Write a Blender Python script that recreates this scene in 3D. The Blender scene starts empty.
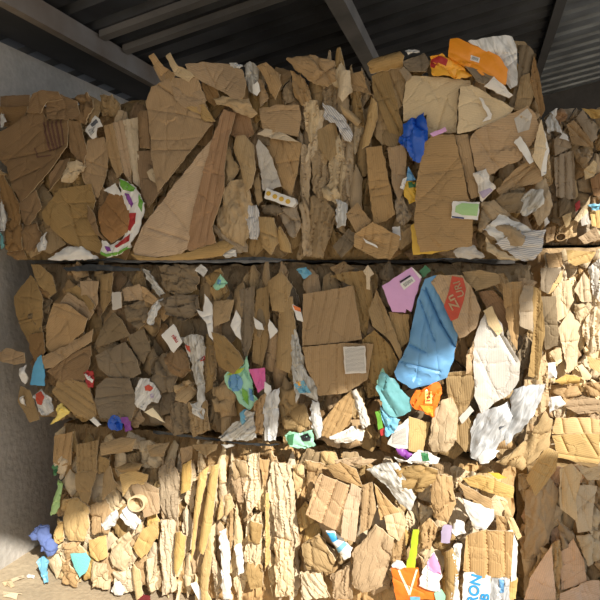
import bpy, bmesh, math, random
from mathutils import Vector, Matrix, noise
from mathutils.geometry import delaunay_2d_cdt
S = bpy.context.scene
C = S.collection
rnd = random.Random(11)
S.view_settings.view_transform = 'Standard'
S.view_settings.look = 'None'
S.view_settings.gamma = 1
S.view_settings.exposure = EXPOSURE = 0.0

# ------------------------------------------------------------------ camera
FPX = 600.0
YAW = math.radians(16.4)
PITCH = math.atan(38 / FPX)
EYE = Vector((0, 0, 1.565))
cam = bpy.data.cameras.new('camera')
cam.sensor_width = 36
cam.lens = 36 * FPX / 600
cam.clip_start = 0.05
camo = bpy.data.objects.new('camera', cam)
C.objects.link(camo)
camo.location = EYE
camo.rotation_euler = (math.pi / 2 - PITCH, 0, YAW)
S.camera = camo
ROT = camo.rotation_euler.to_matrix()

def ray(px, py):
    return ROT @ Vector(((px - 300) / FPX, -(py - 300) / FPX, -1))

def on_y(px, py, y):                     # the point of the plane at depth y seen there in the photo
    d = ray(px, py)
    return EYE + d * ((y - EYE.y) / d.y)

def on_z(px, py, z):
    d = ray(px, py)
    return EYE + d * ((z - EYE.z) / d.z)

def on_x(px, py, x):
    d = ray(px, py)
    return EYE + d * ((x - EYE.x) / d.x)

# ------------------------------------------------------------------ materials
def lin(c):
    def f(v):
        v /= 255
        return v / 12.92 if v <= .04045 else ((v + .055) / 1.055) ** 2.4
    return (f(c[0]), f(c[1]), f(c[2]), 1)

MATS = {}
KRAFTS = set()

def new_mat(name):
    m = bpy.data.materials.new(name)
    m.use_nodes = True
    nt = m.node_tree
    return m, nt, nt.nodes['Principled BSDF']

def kraft(name, rgb, flute=.10, vary=.22, stain=.25):
    kraft1(name, rgb, flute, vary, stain, 0)
    kraft1(name + '_w', rgb, flute * .4, vary, stain, 1)

def kraft1(name, rgb, flute, vary, stain, wr):
    m, nt, bs = new_mat(name)
    N, L = nt.nodes.new, nt.links.new
    uv = N('ShaderNodeUVMap'); uv.uv_map = 'UVMap'
    big = N('ShaderNodeTexNoise'); big.inputs['Scale'].default_value = 9; big.inputs['Detail'].default_value = 5
    fine = N('ShaderNodeTexNoise'); fine.inputs['Scale'].default_value = 160; fine.inputs['Detail'].default_value = 3
    wav = N('ShaderNodeTexWave'); wav.wave_type = 'BANDS'; wav.bands_direction = 'X'
    wav.inputs['Scale'].default_value = 38; wav.inputs['Distortion'].default_value = .5
    wav.inputs['Detail'].default_value = 1
    for t in (big, fine, wav): L(uv.outputs[0], t.inputs['Vector'])
    oi = N('ShaderNodeObjectInfo')
    def mth(op, a, b):
        n = N('ShaderNodeMath'); n.operation = op
        for i, v in enumerate((a, b)):
            if isinstance(v, (int, float)): n.inputs[i].default_value = v
            else: L(v, n.inputs[i])
        return n.outputs[0]
    v = mth('MULTIPLY_ADD', oi.outputs['Random'], vary); v.node.inputs[2].default_value = 1 - vary / 2
    b = mth('MULTIPLY_ADD', big.outputs[0], stain * 1.6); b.node.inputs[2].default_value = 1 - stain * .8
    w = mth('MULTIPLY_ADD', wav.outputs['Fac'], flute); w.node.inputs[2].default_value = 1 - flute / 2
    f = mth('MULTIPLY_ADD', fine.outputs[0], .25); f.node.inputs[2].default_value = .875
    val = mth('MULTIPLY', mth('MULTIPLY', v, b), mth('MULTIPLY', w, f))
    hs = N('ShaderNodeHueSaturation'); hs.inputs['Color'].default_value = lin(rgb)
    L(val, hs.inputs['Value'])
    sat = mth('MULTIPLY_ADD', mth('FRACT', mth('MULTIPLY', oi.outputs['Random'], 7.3), 0), .24); sat.node.inputs[2].default_value = .80
    L(sat, hs.inputs['Saturation'])
    L(hs.outputs[0], bs.inputs['Base Color'])
    bs.inputs['Roughness'].default_value = .8
    bs.inputs['Specular IOR Level'].default_value = .25
    cr = N('ShaderNodeTexNoise'); cr.inputs['Scale'].default_value = 45; cr.inputs['Detail'].default_value = 4
    L(uv.outputs[0], cr.inputs['Vector'])
    hgt = mth('ADD', mth('MULTIPLY', wav.outputs['Fac'], flute * 1.6), mth('MULTIPLY', cr.outputs[0], .35 if wr else .12))
    mp = N('ShaderNodeMapping'); mp.inputs['Scale'].default_value = (40, 11, 20) if wr else (13, 7, 10)
    dn = N('ShaderNodeMix'); dn.data_type = 'VECTOR'; dn.inputs[0].default_value = .02 if wr else .03
    L(uv.outputs[0], dn.inputs[4]); L(cr.outputs['Color'], dn.inputs[5]); L(dn.outputs[1], mp.inputs['Vector'])
    vo = N('ShaderNodeTexVoronoi'); vo.feature = 'DISTANCE_TO_EDGE'; vo.inputs['Scale'].default_value = 1
    L(mp.outputs[0], vo.inputs['Vector'])
    ed = mth('MINIMUM', mth('MULTIPLY', vo.outputs['Distance'], 8 if wr else 18), 1)
    hgt = mth('ADD', hgt, mth('MULTIPLY', ed, .6 if wr else .75))
    bp = N('ShaderNodeBump'); bp.inputs['Strength'].default_value = .6 if wr else .45; bp.inputs['Distance'].default_value = .006
    L(hgt, bp.inputs['Height']); L(bp.outputs[0], bs.inputs['Normal'])
    MATS[name] = m
    KRAFTS.add(name)

def plain(name, rgb, rough=.5, stain=.15, bump=.3, scale=30, trans=0, coat=0):
    m, nt, bs = new_mat(name)
    N, L = nt.nodes.new, nt.links.new
    tc = N('ShaderNodeUVMap'); tc.uv_map = 'UVMap'
    no = N('ShaderNodeTexNoise'); no.inputs['Scale'].default_value = scale; no.inputs['Detail'].default_value = 4
    L(tc.outputs[0], no.inputs['Vector'])
    mr = N('ShaderNodeMapRange'); mr.inputs['To Min'].default_value = 1 - stain; mr.inputs['To Max'].default_value = 1 + stain
    L(no.outputs[0], mr.inputs['Value'])
    hs = N('ShaderNodeHueSaturation'); hs.inputs['Color'].default_value = lin(rgb)
    L(mr.outputs[0], hs.inputs['Value']); L(hs.outputs[0], bs.inputs['Base Color'])
    bs.inputs['Roughness'].default_value = rough
    bp = N('ShaderNodeBump'); bp.inputs['Strength'].default_value = bump; bp.inputs['Distance'].default_value = .006
    L(no.outputs[0], bp.inputs['Height']); L(bp.outputs[0], bs.inputs['Normal'])
    if coat: bs.inputs['Coat Weight'].default_value = coat
    if trans:
        bs.inputs['Transmission Weight'].default_value = trans
        bs.inputs['IOR'].default_value = 1.1
    MATS[name] = m

def film(name, rgb, rgb2, rough=.3):
    m, nt, bs = new_mat(name)
    N, L = nt.nodes.new, nt.links.new
    uv = N('ShaderNodeUVMap'); uv.uv_map = 'UVMap'
    mp = N('ShaderNodeMapping'); mp.inputs['Scale'].default_value = (55, 14, 1)
    L(uv.outputs[0], mp.inputs['Vector'])
    no = N('ShaderNodeTexNoise'); no.inputs['Scale'].default_value = 1; no.inputs['Detail'].default_value = 4; no.inputs['Distortion'].default_value = 1.2
    L(mp.outputs[0], no.inputs['Vector'])
    r = N('ShaderNodeValToRGB')
    r.color_ramp.elements[0].position = .38; r.color_ramp.elements[0].color = lin(rgb)
    r.color_ramp.elements[1].position = .6; r.color_ramp.elements[1].color = lin(rgb2)
    L(no.outputs[0], r.inputs[0]); L(r.outputs[0], bs.inputs['Base Color'])  # streaky highlights and show-through are put into the base colour
    bs.inputs['Roughness'].default_value = rough
    bp = N('ShaderNodeBump'); bp.inputs['Strength'].default_value = .7; bp.inputs['Distance'].default_value = .008
    L(no.outputs[0], bp.inputs['Height']); L(bp.outputs[0], bs.inputs['Normal'])
    MATS[name] = m

def striped(name, rgb, rgb2, scale=20, axis='X', rough=.5, lo=.45, hi=.55, dist=1.0):
    m, nt, bs = new_mat(name)
    N, L = nt.nodes.new, nt.links.new
    tc = N('ShaderNodeUVMap'); tc.uv_map = 'UVMap'
    w = N('ShaderNodeTexWave'); w.bands_direction = axis; w.inputs['Scale'].default_value = scale
    w.inputs['Distortion'].default_value = dist; w.inputs['Detail'].default_value = 2
    L(tc.outputs[0], w.inputs['Vector'])
    r = N('ShaderNodeValToRGB')
    r.color_ramp.elements[0].position = lo; r.color_ramp.elements[0].color = lin(rgb)
    r.color_ramp.elements[1].position = hi; r.color_ramp.elements[1].color = lin(rgb2)
    L(w.outputs['Fac'], r.inputs[0]); L(r.outputs[0], bs.inputs['Base Color'])
    bs.inputs['Roughness'].default_value = rough
    MATS[name] = m

kraft('kraft', (166, 137, 97)); kraft('dark', (132, 104, 68)); kraft('grey', (156, 138, 112), flute=.05)
kraft('pale', (198, 178, 144), flute=.06); kraft('gold', (190, 158, 98)); kraft('rosy', (214, 180, 148)); kraft('tan', (172, 144, 98)); kraft('pink', (184, 154, 116))
kraft('olive', (152, 126, 84)); kraft('beige', (212, 188, 144), flute=.04, stain=.15); kraft('rust', (152, 114, 72))
kraft('mud', (126, 110, 86), flute=.05); kraft('paper', (174, 151, 116), flute=.02)
kraft('white_board', (222, 216, 206), flute=.02, vary=.08, stain=.12)
kraft('grey_board', (190, 184, 174), flute=.05, vary=.08, stain=.2)
film('film', (178, 178, 175), (216, 216, 214))
plain('white', (222, 221, 217), .45, .14, .3)
film('clear_film', (150, 145, 134), (196, 195, 190))
film('grey_film', (152, 154, 156), (190, 192, 194))
plain('film_shade', (44, 50, 56), .3, .3, .6)  # seam film; the shade of the gaps is put into its dark colour
plain('blue', (30, 86, 186), .35, .15, .5); plain('sky', (98, 150, 194), .5, .18, .3, 14)
plain('cyan', (110, 172, 200), .45); plain('leaf_blue', (96, 172, 214), .5); plain('teal', (100, 158, 164), .4, .2, .5)
plain('denim', (88, 106, 158), .8, .2, .6, 60); plain('aqua', (70, 190, 200), .5)
plain('orange', (232, 148, 34), .4, .1, .4, 25); plain('orange_film', (228, 118, 40), .25, .2, .6)
plain('amber', (240, 176, 60), .35, .2, .5); plain('red', (170, 44, 44), .5); plain('red_print', (186, 78, 58), .8, .15)
plain('violet', (214, 164, 212), .5, .08, .25); plain('purple', (128, 62, 150), .4)
plain('magenta', (206, 92, 156), .45); plain('rose', (232, 150, 196), .4); plain('lilac', (168, 156, 184), .5)
plain('green', (104, 164, 60), .4); plain('pale_green', (170, 206, 140), .5, .06); plain('lime', (170, 190, 46), .4)
plain('deep_green', (58, 116, 74), .4); plain('mint', (150, 204, 176), .35)
plain('yellow', (206, 168, 60), .5); plain('lemon', (236, 214, 120), .5); plain('navy', (42, 58, 110), .4)
plain('black', (22, 22, 26), .6); plain('print', (96, 66, 54), .8); plain('ink', (80, 84, 92), .7)
plain('blue_print', (44, 144, 206), .5, .08); plain('cream', (236, 222, 190), .6)
striped('barcode', (225, 225, 222), (40, 40, 44), 120, 'X', dist=6)
striped('text_rows', (214, 210, 202), (130, 126, 122), 62, 'Y', dist=2, lo=.6, hi=.8)
striped('streaked', (206, 204, 200), (160, 160, 164), 45, 'X', rough=.4, dist=4, lo=.3, hi=.8)
striped('green_print', (172, 206, 146), (150, 192, 128), 70, 'Y', dist=3)
striped('teal_pleat', (140, 212, 206), (84, 170, 178), 60, 'X', dist=1)

plain('torn_edge', (206, 184, 150), .9, .2, .3)

# ------------------------------------------------------------------ object helpers
def link(o, parent=None):
    C.objects.link(o)
    if parent is not None:
        o.parent = parent
        o.matrix_parent_inverse = Matrix.Identity(4)
    return o

def tag(o, label, cat, group=None):
    o['label'] = label; o['category'] = cat
    if group: o['group'] = group
    return o

def world_of(o):
    p = Vector((0, 0, 0))
    while o is not None:
        p = p + o.location; o = o.parent
    return p

def finish(me, mat, angle=38):
    me.materials.append(MATS[mat] if isinstance(mat, str) else mat)
    for p in me.polygons: p.use_smooth = True
    me.set_sharp_from_angle(angle=math.radians(angle))

# ------------------------------------------------------------------ surface functions
def hsh(a, b, c=0):
    v = math.sin(a * 127.1 + b * 311.7 + c * 74.7) * 43758.5453
    return (v - math.floor(v)) * 2 - 1

plain('maroon', (104, 30, 36), .5)

def facet(u, z, seed, su, sz, amp, sl=1.0):
    d, pts = noise.voronoi(Vector((u / su, z / sz, seed)))
    e = min((d[1] - d[0]) * 5.5, 1)
    q = pts[0]
    g = hsh(q.x, q.y, q.z); k = hsh(q.y, q.z, q.x); o = hsh(q.z, q.x, q.y)
    return amp * (.8 * e + sl * (g * (u / su - q.x) + k * (z / sz - q.y)) * 2.2 + .35 * o)

def ridge(u, z, seed, su, sz, amp):
    p = Vector((u / su, z / sz, seed))
    w = noise.noise(p * .6 + Vector((3.1, 7.7, 1.3)))
    a = 1 - abs(noise.noise(Vector((p.x + w * 1.2, p.y + w * 1.2, seed)))) * 2.4
    b = 1 - abs(noise.noise(Vector((p.x * 2.3 + w, p.y * 1.7 - w, seed + 9)))) * 2.4
    return amp * (a * abs(a) + .4 * b * abs(b))

def sharp(u, z, seed, su, sz):
    n1 = noise.noise(Vector((u / su, z / sz, seed)))
    n2 = noise.noise(Vector((u / su + 5.2 + n1, z / sz + 1.3 - n1, seed + 3)))
    return 1.2 - 2.2 * abs(n1) - 1.4 * abs(n2)

def poly_of(s):
    return [tuple(float(v) for v in w.split(',')) for w in s.split()]

def inside(p, poly):
    r = False
    n = len(poly)
    for i in range(n):
        (x1, y1), (x2, y2) = poly[i], poly[i - 1]
        if (y1 > p[1]) != (y2 > p[1]) and p[0] < (x2 - x1) * (p[1] - y1) / (y2 - y1) + x1: r = not r
    return r

def segd(px, py, a, b):
    dx, dy = b[0] - a[0], b[1] - a[1]
    l = dx * dx + dy * dy
    t = max(0, min(1, ((px - a[0]) * dx + (py - a[1]) * dy) / l)) if l else 0
    return math.hypot(px - a[0] - t * dx, py - a[1] - t * dy)

def triangulate(pts, step, rag, r, detail=True, lines=()):
    B = []
    n = len(pts)
    for i in range(n):
        a, b = pts[i], pts[(i + 1) % n]
        L_ = math.hypot(b[0] - a[0], b[1] - a[1])
        if L_ < 1e-5: continue
        m = max(1, int(L_ / step))
        nx, nz = (b[1] - a[1]) / L_, -(b[0] - a[0]) / L_
        for k in range(m):
            t = k / m
            j = 0 if k == 0 else rag * noise.noise(Vector((a[0] * 40 + t * L_ * 45, a[1] * 40, i * 3.7))) * 1.6
            B.append(Vector((a[0] + (b[0] - a[0]) * t + nx * j, a[1] + (b[1] - a[1]) * t + nz * j)))
    V = list(B)
    if detail:
        x0, x1 = min(p.x for p in B), max(p.x for p in B)
        z0, z1 = min(p.y for p in B), max(p.y for p in B)
        bt = [(p.x, p.y) for p in B]
        for (a, b) in lines:
            L_ = math.hypot(b[0] - a[0], b[1] - a[1])
            if L_ < .004: continue
            tx, tz = (b[0] - a[0]) / L_, (b[1] - a[1]) / L_
            m = max(2, int(L_ / .009))
            for i in range(m + 1):
                for o_ in (0, .004, -.004, .010, -.010):
                    q = (a[0] + tx * L_ * i / m - tz * o_, a[1] + tz * L_ * i / m + tx * o_)
                    if inside(q, bt) and min(segd(q[0], q[1], bt[j], bt[j - 1]) for j in range(len(bt))) > .0025:
                        V.append(Vector(q))
        row = 0
        z = z0 + step * .5
        while z < z1:
            x = x0 + step * (.5 if row % 2 else 0)
            while x < x1:
                q = (x + r.uniform(-.22, .22) * step, z + r.uniform(-.22, .22) * step)
                if inside(q, bt) and min(segd(q[0], q[1], bt[i], bt[i - 1]) for i in range(len(bt))) > step * .4 and not any(segd(q[0], q[1], a, b) < .012 for (a, b) in lines):
                    V.append(Vector(q))
                x += step
            z += step * .87; row += 1
    nb = len(B)
    out = delaunay_2d_cdt(V, [], [list(range(nb))], 1, 1e-6)
    return out[0], out[2]

class Piece: pass

FACE = {}
LIMIT = {'B': (.004, .784), 'M': (.787, 1.568), 'T': (1.573, 9), 'P': (.004, 9), 'Q': (.652, 1.645), 'R': (1.648, 9)}
BALE = {}
TRACED = {}

def height_fn(P, pts, k, seed, amp, cell, ang, bulge, tilt, cre, nf, pw):
    cx = sum(p[0] for p in pts) / len(pts); cz = sum(p[1] for p in pts) / len(pts)
    r = random.Random(seed)
    ca, sa = math.cos(ang), math.sin(ang)
    size = max(max(p[0] for p in pts) - min(p[0] for p in pts), max(p[1] for p in pts) - min(p[1] for p in pts))
    folds = []
    for i in range(nf):
        a = r.choice((ang, ang + math.pi / 2, r.uniform(0, 3.14)))
        folds.append((math.cos(a), math.sin(a), r.uniform(-.35, .35) * size, r.uniform(-.12, .12)))
    bend = (r.uniform(-.5, .5), r.uniform(-.5, .5))
    hw = max(abs((p[0] - cx) * ca - (p[1] - cz) * sa) for p in pts) + 1e-4
    def H(x, z):
        u, w = x - cx, z - cz
        a = u * ca - w * sa           # across the long axis
        b = u * sa + w * ca           # along it
        h = u * tilt[0] + w * tilt[1]
        if k == 's':
            for (fx, fz, c, s) in folds: h -= s * abs(fx * u + fz * w - c)
            h += .18 * bend[0] * a * b / max(size, .05) + .35 * bend[1] * (a * a - .3 * hw * hw) / max(hw, .03) * .5 + amp * .6 * noise.noise(Vector((x * 9, z * 9, seed)))
            if nf:
                h += facet(a, b, seed, cell * 2, cell * 2.6, amp * .38, 1) + ridge(a, b, seed, cell * 1.3, cell * 2.6, amp * .12)
            else: h += ridge(a, b, seed, cell * 1.3, cell * 2.6, amp * .12)
        elif k == 'c':
            wx = .3 * cell * noise.noise(Vector((x * 14, z * 14, seed))); wz = .3 * cell * noise.noise(Vector((x * 14, z * 14, seed + 4)))
            h += facet(a + wx, b + wz, seed, cell * 1.3, cell * 1.7, amp * 1.1) + ridge(a, b, seed + 5, cell * .9, cell * 1.4, amp * .3)
        elif k == 'w':
            wx = .5 * cell * noise.noise(Vector((x * 11, z * 11, seed)))
            h += .8 * amp * sharp(a + wx, b, seed, cell * 1.1, cell * 2.2) + .35 * amp * sharp(a, b + wx, seed + 5, cell * .5, cell * .9)
        elif k == 'v':
            aa = a + .5 * cell * noise.noise(Vector((x * 9, z * 9, seed)))
            h += facet(aa, b, seed, cell * .62, cell * 4.2, amp * .8) + ridge(aa, b, seed + 5, cell * .55, cell * 3, amp * .4)
        elif k == 'p':
            s = a / cell + .25 * noise.noise(Vector((x * 6, z * 6, seed)))
            i = math.floor(s); f = s - i
            h += amp * hsh(i, seed) * (f - .5) * 1.3 - amp * .9 * math.exp(-min(f, 1 - f) * cell / .0035)
            h += facet(a, b, seed, cell * 3, cell * 3, amp * .25)
        elif k == 'r':
            q = min(abs(a) / hw, 1)
            h += amp * 3 * math.sqrt(max(0, 1 - q * q)) + facet(a, b, seed, cell, cell * 3, amp * .25)
        elif k == 'f':
            h += facet(a, b, seed, cell * 1.1, cell * 2.6, amp * .9) + ridge(a, b, seed + 5, cell * .6, cell * 2.2, amp * .4)
        for (p1, p2, am) in cre:
            d = segd(x, z, p1, p2)
            h -= 1.5 * am * math.exp(-d / .0045)
        if bulge:
            d = min(segd(x, z, pts[i], pts[i - 1]) for i in range(len(pts)))
            h += bulge * (1 - math.exp(-d / pw)) - bulge
        return h
    return H

STY = {  # amp, cell, bulge, thick, rag, folds
    's': (.007, .05, .003, .004, .0025, 3),
    'c': (.011, .040, .012, .008, .004, 0),
    'v': (.011, .034, .010, .008, .004, 0),
    'p': (.007, .032, 0, .005, .002, 0),
    'w': (.014, .045, .012, .006, .004, 0),
    'r': (.010, .035, .004, .006, .002, 0),
    'f': (.007, .034, .006, .004, .005, 0),
}
count = [0]

def sheet_mesh(name, pts, H, y, th, step, rag, r, ang, org, mat, detail=True, k='s', lines=()):
    if k in 'cvfw' and mat + '_w' in MATS: mat = mat + '_w'
    vs, fs = triangulate(pts, step, rag, r, detail, lines)
    hs = [H(v.x, v.y) for v in vs]
    n = len(vs)
    co = [(v.x - org.x, y - h - org.y, v.y - org.z) for v, h in zip(vs, hs)]
    co += [(v.x - org.x, y - h + th - org.y, v.y - org.z) for v, h in zip(vs, hs)]
    F = []
    ed = {}
    for f in fs:
        a, b, c = vs[f[0]], vs[f[1]], vs[f[2]]
        if (b.x - a.x) * (c.y - a.y) - (b.y - a.y) * (c.x - a.x) < 0: f = list(reversed(f))
        f = list(f)
        F.append(f)
        F.append([i + n for i in reversed(f)])
        for i in range(3):
            e = (f[i], f[(i + 1) % 3])
            ed[e] = 1
    for (a, b) in list(ed):
        if (b, a) not in ed: F.append([b, a, a + n, b + n])
    nf_ = len(fs) * 2
    me = bpy.data.meshes.new(name)
    me.from_pydata(co, [], F)
    uvl = me.uv_layers.new(name='UVMap')
    ca, sa = math.cos(ang), math.sin(ang)
    ox, oz = r.uniform(0, 20), r.uniform(0, 20)
    uvs = []
    for v in co:
        uvs.append((v[0] * ca - v[2] * sa + ox, v[0] * sa + v[2] * ca + oz))
    for lp in me.loops: uvl.data[lp.index].uv = uvs[lp.vertex_index]
    finish(me, mat, 55 if k in 'cvw' else 34)
    if (mat in KRAFTS):
        me.materials.append(MATS['torn_edge'])
        for p_ in me.polygons[nf_:]: p_.material_index = 1
    return me

def piece(b, name, mat, depth, poly, k='s', amp=None, cell=None, ang=None, bulge=None, th=None, tilt=(0, 0),
          cre=(), label=None, thing=None, cat=None, group=None, fl=None, rag=None, nf=None, step=None, parent=None, cover=True):
    count[0] += 1
    seed = count[0] * 1.37
    if k == 'c' and mat in ('paper', 'white', 'grey_board'): k = 'w'
    r = random.Random(count[0] * 31 + 5)
    st = STY[k]
    amp = st[0] if amp is None else amp
    cell = st[1] if cell is None else cell
    bulge = st[2] if bulge is None else bulge
    th = st[3] if th is None else th
    rag = st[4] if rag is None else rag
    nf = st[5] if nf is None else nf
    pp = poly_of(poly) if isinstance(poly, str) else poly
    y = FACE[b] - (depth + (1.3 if cover or thing else 0)) / 100
    pts = []
    for (px, py) in pp:
        w = on_y(px, py, y)
        lo, hi = LIMIT.get(b, (-9, 9))
        pts.append((w.x, max(lo, min(hi, w.z))))
    ar = abs(sum(pts[i - 1][0] * pts[i][1] - pts[i][0] * pts[i - 1][1] for i in range(len(pts)))) / 2
    if ang is None:
        cx = sum(p[0] for p in pts) / len(pts); cz = sum(p[1] for p in pts) / len(pts)
        sxx = sum((p[0] - cx) ** 2 for p in pts); szz = sum((p[1] - cz) ** 2 for p in pts)
        sxz = sum((p[0] - cx) * (p[1] - cz) for p in pts)
        ang = math.pi / 2 - .5 * math.atan2(2 * sxz, sxx - szz)
    else: ang = math.radians(ang)
    cr = []
    for (x1, y1, x2, y2, am) in cre:
        a, c = on_y(x1, y1, y), on_y(x2, y2, y)
        cr.append(((a.x, a.z), (c.x, c.z), am / 1000))
    if k == 's' and nf and ar > .0025:
        c0 = (sum(q_[0] for q_ in pts) / len(pts), sum(q_[1] for q_ in pts) / len(pts))
        rr = math.sqrt(ar)
        for i in range(1 if nf == 1 else 2 if ar < .012 else 3):
            a_ = ang + r.choice((0, math.pi / 2, r.uniform(0, 3.1)))
            of = r.uniform(-.32, .32) * rr
            m0 = (c0[0] + math.cos(a_) * of, c0[1] - math.sin(a_) * of)
            t1, t2 = r.uniform(.2, .9) * rr, r.uniform(.2, .9) * rr
            j = r.uniform(-.25, .25)
            p0 = (m0[0] + math.sin(a_) * t1, m0[1] + math.cos(a_) * t1)
            p2 = (m0[0] - math.sin(a_ + j) * t2, m0[1] - math.cos(a_ + j) * t2)
            am = r.uniform(.001, .003)
            cr.append((p0, m0, am)); cr.append((m0, p2, am))
    H = height_fn(None, pts, k, seed, amp, cell, ang, bulge, tilt, cr, nf, .014)
    if step is None: step = max(.0065 if k != 's' else .009, math.sqrt(ar / (1300 if k == 's' else 2200)))
    cx = sum(p[0] for p in pts) / len(pts); cz = sum(p[1] for p in pts) / len(pts)
    org = Vector((cx, y, cz))
    me = sheet_mesh(name, pts, H, y, th, step, rag, r, ang if fl is None else math.radians(fl), org, mat, True, k, [(c_[0], c_[1]) for c_ in cr])
    o = bpy.data.objects.new(name, me)
    if thing:
        link(o); o.location = org
        tag(o, thing, cat, group)
    else:
        par = parent if parent is not None else BALE[b]
        link(o, par)
        o.location = org - world_of(par)
        if label: o['label'] = label
    P = Piece()
    P.o, P.H, P.y, P.org, P.b = o, H, y, org, b
    if cover and k in 'spr' : TRACED.setdefault(b, []).append(pp)
    elif cover: TRACED.setdefault(b, []).append(pp)
    return P

def decal(P, name, mat, poly, off=.0022, label=None, ang=0):
    pp = poly_of(poly)
    pts = []
    for (px, py) in pp:
        w = on_y(px, py, P.y - P.H(P.org.x, P.org.z)); pts.append((w.x, w.z))
    r = random.Random(len(name) + int(pp[0][0]))
    count[0] += 1
    me = sheet_mesh(name, pts, P.H, P.y - off, .001, .006, .0, r, math.radians(ang), P.org, mat)
    o = bpy.data.objects.new(name, me)
    link(o, P.o)
    if label: o['label'] = label
    return o

def writing(P, text, mat, px, py, hpx, rot, wscale=1.0, off=.0035, name='lettering', bold=.0, shear=0):
    cu = bpy.data.curves.new('t', 'FONT')
    cu.body = text; cu.align_x = 'CENTER'; cu.align_y = 'CENTER'; cu.offset = bold; cu.shear = shear
    t = bpy.data.objects.new('t', cu); C.objects.link(t)
    dg = bpy.context.evaluated_depsgraph_get(); dg.update()
    me = bpy.data.meshes.new_from_object(t.evaluated_get(dg))
    bpy.data.objects.remove(t); bpy.data.curves.remove(cu)
    c = on_y(px, py, P.y - P.H(P.org.x, P.org.z))
    c2 = on_y(px, py - hpx, P.y)
    s = (c2.z - on_y(px, py, P.y).z) / .72
    a = math.radians(rot)
    bm = bmesh.new(); bm.from_mesh(me)
    bmesh.ops.triangulate(bm, faces=bm.faces)
    for v in bm.verts:
        x, z = v.co.x * s * wscale, v.co.y * s
        v.co = (c.x + x * math.cos(a) - z * math.sin(a), 0, c.z + x * math.sin(a) + z * math.cos(a))
    for i in range(3):
        es = [e for e in bm.edges if e.calc_length() > .012]
        if es: bmesh.ops.subdivide_edges(bm, edges=es, cuts=1)
        bmesh.ops.triangulate(bm, faces=[f for f in bm.faces if len(f.verts) > 3])
    for v in bm.verts:
        x, z = v.co.x, v.co.z
        v.co = (x - P.org.x, P.y - P.H(x, z) - off - P.org.y, z - P.org.z)
    bm.normal_update()
    bm.to_mesh(me); bm.free()
    me.uv_layers.new(name='UVMap')
    me.materials.clear(); me.materials.append(MATS[mat])
    me.name = name
    o = bpy.data.objects.new(name, me); link(o, P.o)
    return o

def bale(key, x0, x1, z0, z1, y, depth, label, mat='olive', group=None):
    FACE[key] = y
    e = bpy.data.objects.new('cardboard_bale', None); C.objects.link(e)
    e.empty_display_size = .2
    e.location = ((x0 + x1) / 2, y + depth / 2, z0)
    tag(e, label, 'bale', group)
    BALE[key] = e
    sd = len(BALE) * 9.3
    st = .0125
    nx, nz = int((x1 - x0) / st), int((z1 - z0) / st)
    ox, oy, oz = e.location
    V, F = [], []
    for j in range(nz + 1):
        for i in range(nx + 1):
            x = x0 + (x1 - x0) * i / nx; z = z0 + (z1 - z0) * j / nz
            d = min(x - x0, x1 - x, z1 - z, z - z0)
            w = x + .02 * noise.noise(Vector((x * 14, z * 14, sd)))
            h = facet(w, z, sd, .03, .10, .012) + facet(w, z, sd + 3, .016, .03, .005) + .02 * noise.noise(Vector((x * 4, z * 4, sd)))
            h -= .05 * math.exp(-d / .03) + .05
            r1, r2 = noise.noise(Vector((x * 9, z * 9, sd + 1))), noise.noise(Vector((x * 9, z * 9, sd + 2)))
            V.append((x + r1 * .006 - ox, y - h - oy, z + r2 * (.01 if z > z0 + .05 else 0) - oz))
    W = nx + 1
    for j in range(nz):
        for i in range(nx):
            F.append((j * W + i, j * W + i + 1, (j + 1) * W + i + 1, (j + 1) * W + i))
    ring = [i for i in range(W)] + [j * W + nx for j in range(1, nz + 1)] + [nz * W + i for i in range(nx - 1, -1, -1)] + [j * W for j in range(nz - 1, 0, -1)]
    prev = ring
    rows = 12
    for k in range(1, rows + 1):
        cur = []
        for q in ring:
            x, yy, z = V[q]
            t = k / rows
            n1 = noise.noise(Vector((x * 12, z * 12, t * 9 + sd))) * .018
            cur.append(len(V))
            cx, cz = 0, (z1 - z0) / 2
            sx = 1 if x > 0 else -1
            onz = z > z1 - z0 - .03 or z < .03
            V.append((x + (0 if onz else sx * (n1 + .01)), (y + depth * t) - oy, z + (n1 if z > z1 - z0 - .03 else 0)))
        m = len(ring)
        for i in range(m):
            F.append((prev[(i + 1) % m], prev[i], cur[i], cur[(i + 1) % m]))
        prev = cur
    F.append(list(reversed(prev)))
    me = bpy.data.meshes.new('compacted_cardboard')
    me.from_pydata(V, [], F)
    uvl = me.uv_layers.new(name='UVMap')
    for lp in me.loops:
        v = V[lp.vertex_index]; uvl.data[lp.index].uv = (v[0] + v[1] * .7, v[2] + v[1] * .3)
    me.validate()
    finish(me, mat + '_w', 45)
    o = bpy.data.objects.new('compacted_cardboard', me)
    o['kind'] = 'stuff'
    link(o, e)
    return e

def clip(poly, nx, ny, c):
    out = []
    for i in range(len(poly)):
        a, b = poly[i - 1], poly[i]
        da, db = nx * a[0] + ny * a[1] - c, nx * b[0] + ny * b[1] - c
        if (da <= 0) != (db <= 0):
            t = da / (da - db)
            out.append((a[0] + (b[0] - a[0]) * t, a[1] + (b[1] - a[1]) * t))
        if db <= 0: out.append(b)
    return out

FILLED = {}

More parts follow.
